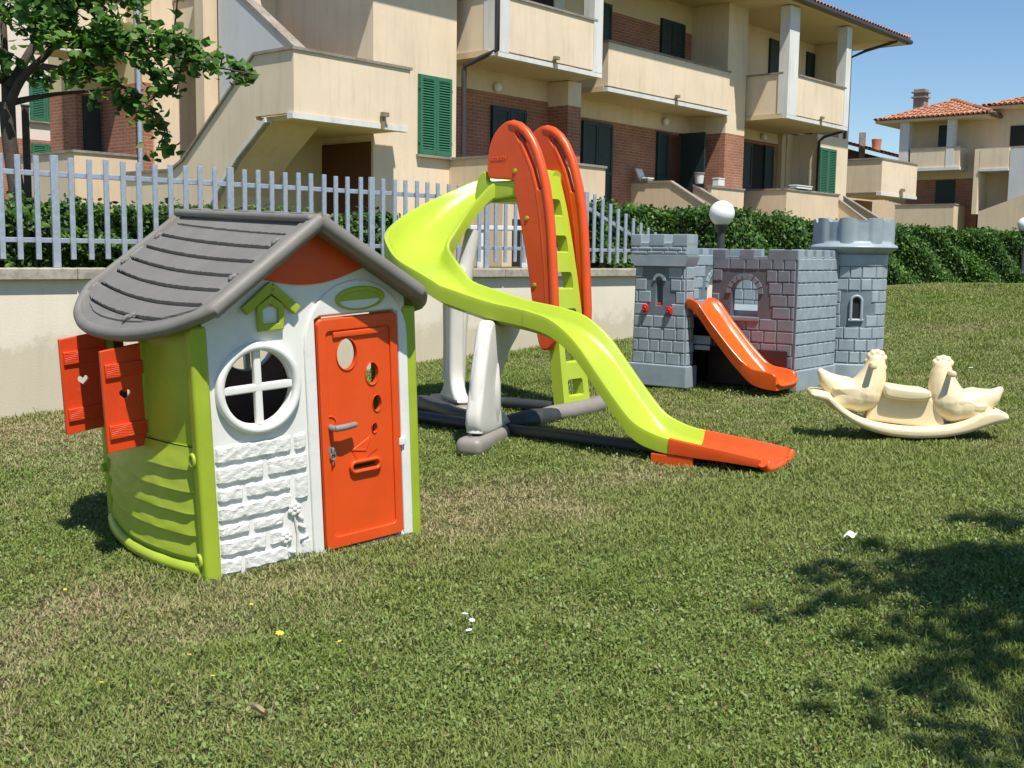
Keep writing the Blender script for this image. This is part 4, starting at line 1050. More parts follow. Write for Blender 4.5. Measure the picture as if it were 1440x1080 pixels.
part('brick_wall','brick',[(14.32,18.3,-3,-1.003,.5,4.86)])
part('wall','soffit',[(18.3,19.05,-3,-.85,.5,5.2),(18.55,18.75,-.85,-.80,.5,5.2)])
part('wall','stucco',[(19.05,21.35,-3,0,.5,5.2),(20.6,21.35,-3,-.001,5.2,8.3)])
part('wall','stucco',[(-.13,21.35,-9.5,-3.01,.5,8.3)])
# doors and shutters
def door(u0,u1,p_,z0,z1,mat='doorgreen',n=2):
    b=UB(); b.ub(u0,u1,p_,p_+.05,z0,z1); d=b.build('door',M[mat],A_,0)
    w_=(u1-u0)/n
    for k in range(n):
        b=UB(); a0,a1=u0+w_*k+.01,u0+w_*(k+1)-.01
        b.ub(a0,a0+.07,p_+.05,p_+.075,z0+.02,z1-.02); b.ub(a1-.07,a1,p_+.05,p_+.075,z0+.02,z1-.02); b.ub(a0+.07,a1-.07,p_+.05,p_+.075,z1-.10,z1-.02); b.ub(a0+.07,a1-.07,p_+.05,p_+.075,z0+.02,z0+.14); b.ub(a0+.07,a1-.07,p_+.05,p_+.075,(z0+z1)/2-.04,(z0+z1)/2+.04)
        z=z0+.18
        while z<z1-.14:
            b.ub(a0+.07,a1-.07,p_+.05,p_+.062,z,z+.03); z+=.06
        b.build('shutter_leaf',M[mat],d,0)
    return d
door(3.95,5.15,-.60,2.1,4.55)
door(8.1,9.42,-1.20,2.1,4.66); door(11.55,12.1,-1.20,2.15,4.68,n=1); door(12.1,12.75,-1.205,2.15,4.65,'doorwood',1)
part('door','doorgreen',[(12.72,12.79,-1.2,-.35,2.15,4.72)])
door(15.95,16.55,-1.0,2.1,4.75,n=1); door(17.35,17.95,-1.0,2.1,4.75,n=1); part('door','dark',[(16.55,17.35,-1.0,-.985,2.1,4.75)])
door(8.15,9.25,-1.2,5.35,7.7); door(11.6,12.8,-1.2,5.35,7.75); door(17.45,18.8,-1.0,5.35,8.05); door(20.0,20.55,-1.0,5.35,8.0,n=1)
part('door','dark',[(5.25,6.1,-.6,-.57,5.35,7.8)])
part('wall','trimwhite',[(6.12,6.5,-.6,-.55,5.35,8.2)])
def window_shutter(par,u0,u1,p_,z0,z1,mat='shutgreen'):
    b=UB(); b.ub(u0-.02,u1+.02,p_+.002,p_+.03,z0,z1+.01); win=b.build('shuttered_window',M[mat],par,0)
    mid=(u0+u1)/2
    for a0,a1 in ((u0,mid-.006),(mid+.006,u1)):
        b=UB(); f=.065
        b.ub(a0,a0+f,p_+.03,p_+.075,z0,z1); b.ub(a1-f,a1,p_+.03,p_+.075,z0,z1); b.ub(a0+f,a1-f,p_+.03,p_+.075,z1-.075,z1); b.ub(a0+f,a1-f,p_+.03,p_+.075,z0,z0+.10)
        z=z0+.115
        while z<z1-.10:
            b.add([(a0+f,-(p_+.034),z+.035),(a1-f,-(p_+.034),z+.035),(a1-f,-(p_+.07),z),(a0+f,-(p_+.07),z),(a0+f,-(p_+.034),z+.047),(a1-f,-(p_+.034),z+.047),(a1-f,-(p_+.07),z+.012),(a0+f,-(p_+.07),z+.012)],[(0,1,2,3),(7,6,5,4),(3,2,6,7),(0,4,5,1),(0,3,7,4),(1,5,6,2)]); z+=.052
        for zz in (z0+.25,z1-.25):
            e=a0 if a0==u0 else a1; b.ub(e-.03,e+.03,p_+.04,p_+.06,zz-.03,zz+.03)
        b.build('shutter_leaf',M[mat],win,0)
    b=UB(); b.ub(u0-.06,u1+.06,p_-.02,p_+.10,z0-.065,z0-.012); b.build('sill',M['coping'],win,0)
window_shutter(A_,1.09,2.0,0,3.24,4.81); window_shutter(A_,19.2,20.35,0,3.28,4.78)
# balconies
def balcony(par,u0,u1,pf,pb,zb,zt,cols=(),left=True,right=True,slab=.16,colw=(.36,.36),ctop=8.25,th=.12,flush=False):
    root=None
    b=UB(); b.ub(u0+.03,u1-.03,pf-th,pf-.02,zb+slab-.02,zt); 
    if left: b.ub(u0+.03,u0+.03+th,pb,pf-th,zb+slab-.02,zt)
    if right: b.ub(u1-.03-th,u1-.03,pb,pf-th,zb+slab-.02,zt)
    root=b.build('balcony',M['stucco'],par,0)
    b=UB(); b.ub(u0,u1,pf-.14,pf,zb,zb+slab*.62); b.build('slab_edge',M['trimwhite'],root,0)
    b=UB(); b.ub(u0,u1,pb,pf-.14,zb+.004,zb+slab-.03); b.build('slab',M['soffit'],root,0)
    b=UB(); c0=u0+(colw[0]+.05 if cols else -.01); c1=u1-(colw[1]*.6+.02 if cols else -.01)
    b.ub(c0,c1,pf-th-.03,pf+.012,zt,zt+.045)
    if left: b.ub(u0-.005,u0+.03+th+.02,pb,pf-th-.03,zt,zt+.045)
    b.build('coping',M['coping'],root,0)
    for k,cu in enumerate(cols):
        b=UB(); b.ub(cu,cu+colw[k],pf-.30,pf+.004,zb+slak if False else zb+.10,ctop); b.build('column',M['trimwhite'],root,0)
    mu=(u0+u1)/2+.1
    b=UB(); b.ub(mu-.022,mu+.022,pf,pf+.05,zb-.02,zb+.20); b.ub(mu-.05,mu+.10,pf+.012,pf+.09,zb+.17,zb+.24); b.build('drain_spout',M['spout'],root,0)
    return root
balcony(A_,2.44,6.2,.82,-.6,5.29,6.52,cols=(2.46,5.86),colw=(.45,.33))
balcony(A_,7.42,13.28,.10,-1.2,5.20,6.37,left=True,right=False)
balcony(A_,14.36,18.4,1.30,-1.0,5.16,6.40,cols=(14.36,18.06),colw=(.58,.34))
# terraces and entrance stairs
def terrace(par,walls,name='terrace_wall',cap=True):
    b=UB(); c=UB()
    for u0,u1,p0,p1,z1 in walls:
        b.ub(u0,u1,p0,p1,.5,z1); c.ub(u0-.03,u1+.03,p0-.03,p1+.03,z1,z1+.05)
    t=b.build(name,M['stuccoterr'],par,0); c.build('coping',M['coping'],t,0); return t
terrace(A_,[(2.0,5.48,1.38,1.5,3.17),(2.0,2.12,.0,1.38,3.17),(5.36,5.48,-.4,1.38,3.17)])
part('terrace_floor','coping',[(2.12,5.36,-.6,1.38,1.9,2.1),(5.48,19,-1.2,-.1,1.9,2.1)])
part('hedge_shade_panel','dark',[(2.3,5.2,1.38,1.515,.9,1.95)])  # dark sheet added to stand for the hedge shadow on the terrace front
def flight(par,u,pts,th=.13,name='stair_parapet'):
    b=UB(); poly=pts+[(pts[-1][0],.5),(pts[0][0],.5)]; b.side(poly,u,u+th); o=b.build(name,M['stuccoterr'],par,0)
    b=UB(); 
    for (p0,z0),(p1,z1) in zip(pts[:-1],pts[1:]): b.side([(p0,z0),(p1,z1),(p1,z1+.06),(p0,z0+.06)],u-.03,u+th+.03)
    b.build('coping',M['coping'],o,0); return o
flight(A_,10.4,[(-1.2,3.19),(.04,3.17),(1.2,2.50),(2.3,1.85)])
flight(A_,12.35,[(-.45,3.2),(.34,2.78),(2.3,1.7)])
terrace(A_,[(12.48,14.3,-.05,.07,3.16)])
part('entrance_steps','coping',[(10.53,12.35,-.1+.32*k,.22+.32*k,.5,2.08-.18*k) for k in range(6)])
terrace(A_,[(15.0,18.5,.95,1.07,3.19),(15.0,15.12,-1.0,.95,3.19)])
flight(A_,18.5,[(.85,3.17),(1.95,2.40),(3.2,1.6)]); flight(A_,19.85,[(.6,3.2),(1.8,2.50),(3.1,1.65)])
# landing and stair block at left end
b=UB(); b.ub(-2.72,.06,.70,.82,3.62,4.68); b.ub(-2.72,-2.60,-.26,.70,3.62,4.68); st=b.build('stair_landing',M['stucco'],A_,0)
b=UB(); b.ub(-2.76,-.0,.68,.84,3.52,3.615); b.build('slab_edge',M['trimwhite'],st,0)
b=UB(); b.ub(-2.6,-.14,-1.5,.68,3.525,3.61); b.build('slab',M['soffit'],st,0)
b=UB(); b.ub(-2.76,.10,.67,.85,4.68,4.73); b.ub(-2.76,-2.57,-.26,.67,4.68,4.73); b.build('coping',M['coping'],st,0)
b=UB(); b.ub(-.71,-.66,.84,.89,3.50,3.78); b.ub(-.73,-.58,.85,.93,3.74,3.82); b.build('drain_spout',M['spout'],st,0)
b=UB(); b.side([(-.26,4.68),(-2.53,2.93),(-2.95,2.75),(-4.6,2.75),(-4.6,.9),(-2.75,.9),(-1.62,2.12),(-.81,2.90),(.04,3.50),(-.26,3.56)],-2.72,-2.6); fl_=b.build('stair_flight',M['stucco'],A_,0)
b=UB()
for (p0,z0),(p1,z1) in (((-.26,4.68),(-2.53,2.93)),((-2.53,2.93),(-2.95,2.75)),((-2.95,2.75),(-4.6,2.75))): b.side([(p0,z0),(p1,z1),(p1,z1+.05),(p0,z0+.05)],-2.77,-2.57)
b.build('coping',M['coping'],fl_,0)
b=UB(); b.side([(.04,3.50),(-.81,2.90),(-1.62,2.12),(-2.75,.9),(-2.75,.98),(-1.62,2.2),(-.81,2.98),(.04,3.58)],-2.755,-2.58); b.build('slab_edge',M['trimwhite'],fl_,0)
b=UB(); b.side([(.04,3.55),(-.81,2.95),(-1.62,2.17),(-2.75,.95),(-2.9,1.1),(-1.7,2.4),(-.85,3.15),(0,3.6)],-2.61,-1.5); b.build('slab',M['stuccoterr'],fl_,0)
b=UB(); b.side([(-.40,4.3),(-.40,4.86),(-2.9,6.62),(-2.9,3.6)],-1.62,-1.5); fu=b.build('stair_flight',M['boardconcrete'],A_,0)
b=UB(); b.side([(-.38,4.86),(-2.9,6.62),(-2.9,6.70),(-.38,4.94)],-1.64,-1.36); b.build('coping',M['coping'],fu,0)
part('wall','soffit',[(-2.6,-.13,-1.62,-1.5,.5,3.53)])
part('landing_shade_panel','doorwood',[(-.165,-.131,-1.5,-.06,.5,3.38)])  # dark sheet added over the side wall to deepen the shade under the landing
part('door','dark',[(-1.5,-.8,-3.0,-2.97,5.3,7.4)])
part('wall','stuccoterr',[(-1.9,-.13,-3.3,-3.01,.5,8.3)])
# left wing
part('wall','stucco',[(-1.8,-.14,-9,-5.0,.5,8.3)])
part('brick_wall','brick',[(-2.02,-1.8,-9,-5.05,.5,4.72)])
part('wall','soffit',[(-2.62,-2.02,-7,-6.6,4.55,8.3),(-2.02,-1.8,-9,-5.06,4.72,8.3)])
part('brick_wall','brick',[(-2.62,-2.02,-7,-6.7,.5,4.55)])
door(-2.12,-1.62,-6.65,2.2,4.7,n=1) if False else part('door','doorgreen',[(-2.02-.45,-2.02-.06,-6.7,-6.64,2.2,4.5)])
balcony(A_,-1.30,.6,-2.97,-4.98,5.22,6.45,left=True,right=False)
balcony(A_,-3.6,-1.95,-5.6,-6.6,5.22,6.4,left=True,right=True)
terrace(A_,[(-3.49,-1.85,-5.35,-5.23,3.17),(-3.49,-3.37,-7.8,-5.35,3.17)])
# downpipes
b=MB(); b.tube([(2.50,-.86,6.6),(2.50,-.86,5.40),(2.42,-.55,5.28),(2.36,-.08,5.14),(2.36,-.07,5.0),(2.36,-.07,.6)],.055,10); b.build('downpipe',M['pipe'],A_,60)
b=MB(); b.tube([(18.75,-1.0,5.2),(18.9,-.3,5.08),(19.0,-.08,4.95),(19.0,-.08,1.0)],.05,10); b.build('downpipe',M['pipe'],A_,60)
b=MB(); b.tube([(-2.06,5.1,8.3),(-2.06,5.1,.6)],.06,10); b.build('downpipe',M['galv'],A_,60)
b=MB(); b.tube([(21.4,-1.5,8.28),(21.0,-.6,8.0),(20.95,-.06,7.8),(20.95,-.06,5.2)],.05,10); b.build('downpipe',M['pipe'],A_,60)
for u,p_,z in ((4.1,-.6,4.95),(11.9,-1.2,4.98),(17.2,-1.0,5.0)):
    b=MB(); b.ball((u,-p_-.09,z),.11,14,(1,.8,1)); b.build('wall_lamp',M['lampglass'],A_,60)
# roof
def tileroof(mb,pts_e0,pts_e1,pts_t0,pts_t1,pitch=.21,rows=.38):
    """trapezoid eave e0-e1, top t0-t1: half-round tile columns"""
    e0,e1,t0,t1=map(Vector,(pts_e0,pts_e1,pts_t0,pts_t1)); L=(e1-e0).length; ex=(e1-e0)/L
    hv=(t0-e0)-ex*((t0-e0).dot(ex)); H=hv.length; hy=hv/H; nz=ex.cross(hy); 
    if nz.z<0: nz=-nz
    xa=(t0-e0).dot(ex); xb=(t1-e0).dot(ex); n=int(L/pitch)
    for i in range(n):
        x=(i+.5)*L/n
        y1=H if xa<=x<=xb else (H*x/xa if x<xa else H*(L-x)/(L-xb))
        m=max(1,int(y1/rows))
        for j in range(m):
            ya,yb=y1*j/m-.03,y1*(j+1)/m; vs=[]; w_=pitch*.5
            for y,k in ((ya,1.0),(yb,.86)):
                for a in range(5):
                    an=PI*a/4; vs.append(e0+ex*(x-w_*k*math.cos(an))+hy*y+nz*(.085*k*math.sin(an)+(.02 if k==1 else 0)))
            mb.add(vs,[(a,a+1,a+6,a+5) for a in range(4)])
    q=-nz*.02
    mb.add([e0+q,e1+q,t1+q,t0+q],[(0,1,2,3)])
def roof(par,u0,u1,pf,pb,ze,h):
    d=(pf-pb)/2; z1=ze+h
    b=MB(); E0=(u0,-pf,ze);E1=(u1,-pf,ze);E2=(u1,-pb,ze);E3=(u0,-pb,ze); T0=(u0+d,-(pf+pb)/2,z1);T1=(u1-d,-(pf+pb)/2,z1)
    tileroof(b,E0,E1,T0,T1); tileroof(b,E1,E2,T1,T1); tileroof(b,E2,E3,T1,T0); tileroof(b,E3,E0,T0,T0)
    o=b.build('roof',M['rooftile'],par,40,fixn=False)
    b=UB(); b.ub(u0+.06,u1-.06,pb+.06,pf-.06,ze-.14,ze-.03); b.build('soffit',M['soffit'],o,0)
    b=MB(); b.tube([(u0-.03,-pf-.05,ze-.06),(u1+.05,-pf-.05,ze-.06),(u1+.05,-pb,ze-.06)],.075,8); b.build('gutter',M['pipe'],o,60)
    for a,c in ((E1,T1),(E0,T0)):
        b=MB(); a,c=Vector(a),Vector(c); n=int((c-a).length/.35)
        for k in range(n): b.tube([a.lerp(c,k/n)+Vector((0,0,.06)),a.lerp(c,(k+1.05)/n)+Vector((0,0,.04))],[.11,.09],8)
        b.build('hip_tiles',M['rooftile'],o,60,fixn=False)
    return o
roof(A_,-.9,15.5,1.0,-11,8.43,2.3); roof(A_,13.2,22.25,1.55,-11,8.42,2.2)
b=UB(); b.ub(18.3,18.8,-2.3,-1.8,8.6,10.4); b.build('chimney',M['stucco'],A_,0)

# pale building at far left
Bp=bld('pale pink building far left behind the tree, green shutters and brick base'); 
part('wall','stuccopink',[(-9,4.2,-27,-18.5,4.62,10.5)],Bp); part('brick_wall','brick',[(-9,4.2,-27,-18.502,.5,4.62)],Bp)
window_shutter(Bp,2.28,3.25,-18.5,5.22,6.55); window_shutter(Bp,2.28,3.25,-18.5,3.0,4.5); window_shutter(Bp,-.6,.45,-18.5,3.0,4.5); window_shutter(Bp,-.6,.45,-18.5,5.22,6.55)
roof(Bp,-9.8,5.0,-17.9,-27.6,10.6,1.8)
# building at right
Br=bld('tan villa at far right with orange tile roof and shaded balcony')
V0=35.86
part('wall','stuccoterr',[(V0,46,-3.7,-.32,4.8,7.5),(V0,46,-.32,9,.5,7.9)],Br)
part('brick_wall','brick',[(V0+.002,46,-3.7,-.5,.5,4.8)],Br)
part('wall','trimwhite',[(V0-1.0,V0-.55,-3.72,-3.3,4.2,7.5)],Br)
b=UB(); b.ub(V0-1.0,V0-.88,-3.2,-1.15,5.25,6.08); b.ub(V0-1.0,V0,-1.15,-1.03,5.25,6.08); bb_=b.build('balcony',M['stucco'],Br,0)
b=UB(); b.ub(V0-1.05,V0,-3.25,-1.0,5.12,5.25); b.build('slab_edge',M['trimwhite'],bb_,0)
b=UB(); b.ub(V0-1.03,V0-.85,-3.22,-1.0,6.08,6.12); b.build('coping',M['coping'],bb_,0)
b=UB(); b.ub(V0-1.02,V0-.72,-1.62,-1.28,5.2,7.5); b.build('column',M['trimwhite'],bb_,0)
part('door','doorgreen',[(V0-.03,V0,-2.35,-1.55,6.15,7.15)],Br); part('door','doorgreen',[(V0-.03,V0,-2.35,-1.5,2.4,4.75)],Br)
part('window','dark',[(V0-.04,V0+.03,.72,1.6,6.1,6.95)],Br)
terrace(Br,[(V0-1.4,V0-1.28,-3.6,-1.0,3.6),(V0-1.28,V0,-1.12,-1.0,3.6)])
part('wall','stucco',[(V0-1.15,V0,-.34,-.14,3.2,5.95)],Br)
b=UB(); b.ub(V0-1.15,V0-1.0,-.12,1.06,5.1,5.95); b2=b.build('balcony',M['stucco'],Br,0)
b=UB(); b.ub(V0-1.2,V0,-.12,1.08,5.0,5.1); b.build('slab_edge',M['trimwhite'],b2,0)
part('wall','boardconcrete',[(V0-1.1,V0,1.1,3.2,3.0,5.9)],Br)
b=UB(); b.prism([(.0,.5),(0,3.3),(-1.5,3.85),(-4.5,5.0),(-4.5,.5)],V0-1.3,V0-1.18,'x'); b.build('stair_parapet',M['stuccoterr'],Br,0)
roof(Br,V0-1.25,V0+8,.25,-4.85,7.42,.95); roof(Br,V0-.6,V0+14,9.5,-.35,7.8,1.5)
b=UB(); b.ub(V0+.8,V0+1.3,-3.9,-3.4,7.9,8.95); b.ub(V0+.72,V0+1.38,-3.98,-3.32,8.55,8.62); b.ub(V0+.72,V0+1.38,-3.98,-3.32,8.78,8.84); b.build('chimney',M['coping'],Br,0)
# landing block of the next stair (belongs to the peach building's far end)
b=UB(); b.ub(23.4,26.6,.24,.36,3.56,4.70); b.ub(23.4,23.52,-1.3,.24,3.56,4.70); s2=b.build('stair_landing',M['stucco'],A_,0)
b=UB(); b.ub(23.36,26.65,.2,.38,3.45,3.555); b.build('slab_edge',M['trimwhite'],s2,0)
b=UB(); b.ub(23.42,26.6,-1.3,.2,3.46,3.55); b.build('slab',M['soffit'],s2,0)
b=UB(); b.ub(23.36,26.65,.21,.39,4.70,4.75); b.ub(23.36,23.55,-1.3,.21,4.70,4.75); b.build('coping',M['coping'],s2,0)
b=UB(); b.ub(25.0,25.07,.38,.48,3.44,3.72); b.ub(25.02,25.3,.4,.47,3.66,3.76); b.build('drain_spout',M['spout'],s2,0)
part('wall','stuccoterr',[(21.36,26.5,-9,-2.6,.5,4.0)]); part('wall','brick',[(25.2,26.6,-2.6,-1.3,.5,3.4)])
b=UB(); b.side([(-.9,4.6),(-3.2,5.7),(-3.2,4.4),(-.9,3.4)],22.9,23.02); b.build('stair_flight',M['boardconcrete'],A_,0)
# low house between the two
Bh=empty('apartment_building',(18.6,61.5,0),(0,0,R(-8)),'distant low roofed house glimpsed between the two big buildings','apartment building')
b=MB(); b.box(-5,3.4,0,8,0,5.75); b.build('wall',M['stuccoterr'],Bh,0)
b=MB(); b.prism([(-2.1,5.76),(3.3,5.76),(3.3,6.05),(-2.1,7.45)],.3,7.8,'y'); b.build('gable_wall',M['doorwood'],Bh,0)
b=MB(); b.box(-.9,1.0,-.05,.0,5.0,6.05); b.build('wall',M['whitepaint'],Bh,0)
b=MB(); tileroof(b,(-2.2,-.9,7.55),(3.6,-.9,6.05),(-2.2,3,8.15),(3.6,3,6.65)); o=b.build('roof',M['rooftile'],Bh,40,fixn=False)
b=MB(); b.box(-.15,.15,.2,.5,6.5,7.95); b.build('chimney',M['coping'],o,0)
b=MB(); b.lathe([(.22,0),(.24,.35),(.27,.6),(.24,.63)],12,T=Matrix.Translation((.75,.4,7.0))); b.build('chimney',M['rooftile'],o,40)

# ================================================================== LAMPS AND SMALL THINGS
def globe(x,y,zc,zb,label,rad=.138):
    t=empty('globe_lamp',(x,y,zb),(0,0,0),label,'lamp','white globe lamps by the hedge')
    h=zc-zb
    b=MB(); b.lathe([(.07,0),(.07,.03),(.045,.06),(.042,h-rad-.06),(.055,h-rad-.05),(.07,h-rad-.02),(.07,h-rad+.015)],16); b.build('post',M['lamppost'],t,50)
    b=MB(); b.ball((0,0,h),rad,32); b.build('globe',M['lampglass'],t,180); return t
globe(2.26,12.43,1.716,gz(2.26,12.43)-.02,'white globe lamp on a dark post behind the toy castle')
globe(9.72,21.72,1.93,1.0,'white globe lamp just showing above the hedge at the right edge')
# bench behind the fence
t=empty('white_bench',(-.1,13.4,1.0),(0,0,R(4)),'white plank bench standing behind the fence, seen under the slide','bench')
b=MB(); b.rbox(-.42,.42,-.16,.16,.52,.57,.008); b.build('seat',M['whitepaint'],t,30)
for x in (-.30,.22):
    b=MB(); b.rbox(x-.035,x+.035,-.14,.14,0,.52,.006); b.build('leg',M['whitepaint'],t,30)
def inA(u,p_,z):
    c,s=math.cos(BANG),math.sin(BANG); return (BO[0]+c*u+s*p_,BO[1]+s*u-c*p_,z)
t=empty('folding_chair',inA(10.47,-.62,3.245),(0,0,BANG-PI/2),'white folded chair lying on the stair parapet of the brick bay','chair')
b=MB(); b.rbox(-.30,.02,-.14,.14,.05,.085,.01); b.build('seat',M['whitepaint'],t,30)
T=Matrix.Translation((-.28,0,.06))@Matrix.Rotation(R(-25),4,'Y'); b=MB(); b.rbox(-.02,.02,-.15,.15,0,.30,.01,2,T); b.build('backrest',M['whitepaint'],t,30)
for x in (-.26,-.02):
    b=MB(); b.rbox(x-.012,x+.012,-.13,.13,0,.05,.004); b.build('leg',M['whitepaint'],t,30)
t=empty('bucket',inA(12.42,-.30,3.26),(0,0,0),'white bucket with dark rim on the parapet beside the entrance steps','bucket')
b=MB(); b.lathe([(.10,0),(.115,.03),(.14,.26),(.15,.28),(.135,.28),(.11,.03)],20); b.build('pail',M['whitepaint'],t,40)
b=MB(); b.lathe([(.152,.265),(.160,.275),(.160,.30),(.15,.31)],20); b.build('lid_rim',M['handle'],t,40)
t=empty('storage_box',inA(12.95,.01,3.215),(0,0,BANG),'small white box on the parapet right of the bucket','box')
b=MB(); b.rbox(-.17,.17,-.10,.10,0,.19,.015); b.build('box_body',M['whitepaint'],t,30); b=MB(); b.rbox(-.18,.18,-.11,.11,.19,.225,.01); b.build('lid',M['whitepaint'],t,30)
t=empty('drying_tray',inA(16.0,1.01,3.245),(0,0,BANG),'flat white tray on the long terrace wall at right','tray')
b=MB(); b.rbox(-.5,.5,-.12,.12,.02,.09,.012); b.build('tray_body',M['whitepaint'],t,30); b=MB(); b.rbox(-.52,.52,-.135,.135,.09,.12,.008); b.build('tray_rim',M['whitepaint'],t,30)
t=empty('wooden_post',(-5.19,12.2,1.0),(0,0,.3),'dark square post standing beside the tree trunk','post')
b=MB(); b.rbox(-.035,.035,-.035,.035,-.1,1.72,.006); b.build('post_body',M['bark'],t,30); b=MB(); b.rbox(-.042,.042,-.042,.042,1.72,1.745,.006); b.build('post_cap',M['lamppost'],t,30)

# flowers and litter on the lawn
def flower(x,y,kind,label,group,h=.035,rad=.011):
    z=gz(x,y); t=empty(kind,(x,y,z),(R(random.uniform(-15,15)),R(random.uniform(-15,15)),random.random()*6),label,'flower',group)
    b=MB(); b.tube([(0,0,-.005),(.002,0,h*.5),(0,0,h)],.0013,5); b.build('stem',M['hedge'],t,60)
    b=MB()
    for k in range(7):
        a=2*PI*k/7; T=Matrix.Translation((rad*.6*math.cos(a),rad*.6*math.sin(a),h+.002))@Matrix.Rotation(a,4,'Z'); b.ball((0,0,0),rad*.52,8,(1.1,.6,.28),T)
    b.build('petals',YEL if 'yellow' in kind else M['whitepaint'],t,60)
YEL=simple('yellow_petal',(.75,.55,.02),.5)
for x,y,l in ((-.76,3.62,'largest yellow buttercup in the lawn in front of the playhouse'),):
    flower(x,y,'yellow_flower',l,'yellow flowers in the lawn',.045,.013)
for x,y in ((-1.02,3.48),(-.93,3.95),(-1.35,3.85),(-1.22,3.25),(-.55,3.6),(-1.7,4.2),(-.9,3.3)):
    flower(x,y,'yellow_flower','tiny yellow flower scattered among the weeds in front of the playhouse','yellow flowers in the lawn',.03,.0065)
for x,y in ((-.155,3.82),(-.132,3.78),(-.128,3.68)): flower(x,y,'daisy','white daisy in the little cluster in the middle foreground','daisies',.035,.0105)
for x,y in ((4.3,9.3),(4.6,8.9),(4.0,9.8),(3.9,7.9)): flower(x,y,'daisy','white daisy in the lawn behind the hen rocker','daisies',.045,.018)
x,y=1.43,4.68; b=MB(); b.grid(lambda u,v:(.05*u,.03*v,.012*math.sin(5*u+2)*math.cos(4*v)+.012),6,5); o=b.build('paper_scrap',M['whitepaint'],None,60); o.location=(x,y,gz(x,y)+.02); o.rotation_euler=(.2,-.2,.3); tag(o,'crumpled white scrap of paper on the lawn near the shadow','litter')
x,y=-.70,3.05; b=MB(); b.grid(lambda u,v:(.055*(u-.5),.03*(v-.5)*math.sin(PI*min(1,max(0.02,u))),.012*math.cos(3*u)+.008*(v-.5)**2*8),8,6); o=b.build('dry_leaf',simple('dry_leaf',(.42,.33,.2),.7),None,60); o.location=(x,y,gz(x,y)+.025); o.rotation_euler=(.3,.2,.5); tag(o,'pale dry curled leaf lying in the foreground grass','leaf')

# ================================================================== TREES
def tree(loc,label,limbs,clusters,leafsize,twigs=True,seed=3):
    """limbs: list of (path,radii); clusters: (centre,radius xyz,count)"""
    q=random.Random(seed); t=empty('tree',loc,(0,0,0),label,'tree'); L0=Vector(loc)
    b=MB(); 
    pth,rad=limbs[0]; b.tube([Vector(v)-L0 for v in pth],rad,12)
    tr=b.build('trunk',M['bark'],t,60)
    nodes=[]
    b=MB()
    for pth,rad in limbs[1:]:
        pp=[Vector(v) for v in smoothpoly(pth,4,False)]; rr=list(np.interp(np.linspace(0,1,len(pp)),np.linspace(0,1,len(rad)),rad))
        b.tube([v-L0 for v in pp],rr,8)
        nodes+= pp[2:]
    nodes+= [Vector(v) for v in limbs[0][0][-2:]]
    pos=[]
    for c,rd_,n in clusters:
        c=Vector(c)
        k=max(2,int(n/26))
        src=min(nodes,key=lambda v:(v-c).length)
        for j in range(k):
            d=Vector((q.gauss(0,.55)*rd_[0],q.gauss(0,.55)*rd_[1],q.gauss(0,.55)*rd_[2])); e=c+d
            s_=min(nodes,key=lambda v:(v-e).length) if q.random()<.5 else src
            mid=s_.lerp(e,.5)+Vector((q.gauss(0,.05),q.gauss(0,.05),q.gauss(0,.05)))
            tp=smoothpoly([tuple(s_),tuple(mid),tuple(e)],5,False)
            b.tube([Vector(v)-L0 for v in tp],list(np.linspace(.010,.003,len(tp))),5)
            m=int(n/k)
            for _ in range(m):
                f=q.uniform(.45,1.08); w_=Vector(tp[min(len(tp)-1,int(f*(len(tp)-1)))])
                pos.append(w_+Vector((q.gauss(0,.05),q.gauss(0,.05),q.gauss(-.01,.05))))
    b.build('branches',M['bark'],t,60)
    P=np.array([tuple(v-L0) for v in pos]); n=len(P)
    V,L,st=leafcloud(n,P,leafsize,nrm=np.tile(np.array([.15,-.3,.75]),(n,1)),fold=.2)
    # broaden to heart-shaped leaves
    V=V.reshape(n,6,3); mid=V[:,:1]; ax=(V[:,3:4]-mid)
    for k in (1,2,4,5):
        along=((V[:,k]-mid[:,0])*ax[:,0]).sum(1)/((ax[:,0]**2).sum(1)); perp=V[:,k]-mid[:,0]-ax[:,0]*along[:,None]
        V[:,k]=mid[:,0]+ax[:,0]*(along*.75)[:,None]+perp*1.55
    V=V.reshape(-1,3)
    o=raw_mesh('crown',V,L,st,M['treeleaf']); o.parent=t
    return t
dT=10.85
RTn,UPn,FWn=np.array(RT),np.array(UP),np.array(fw)
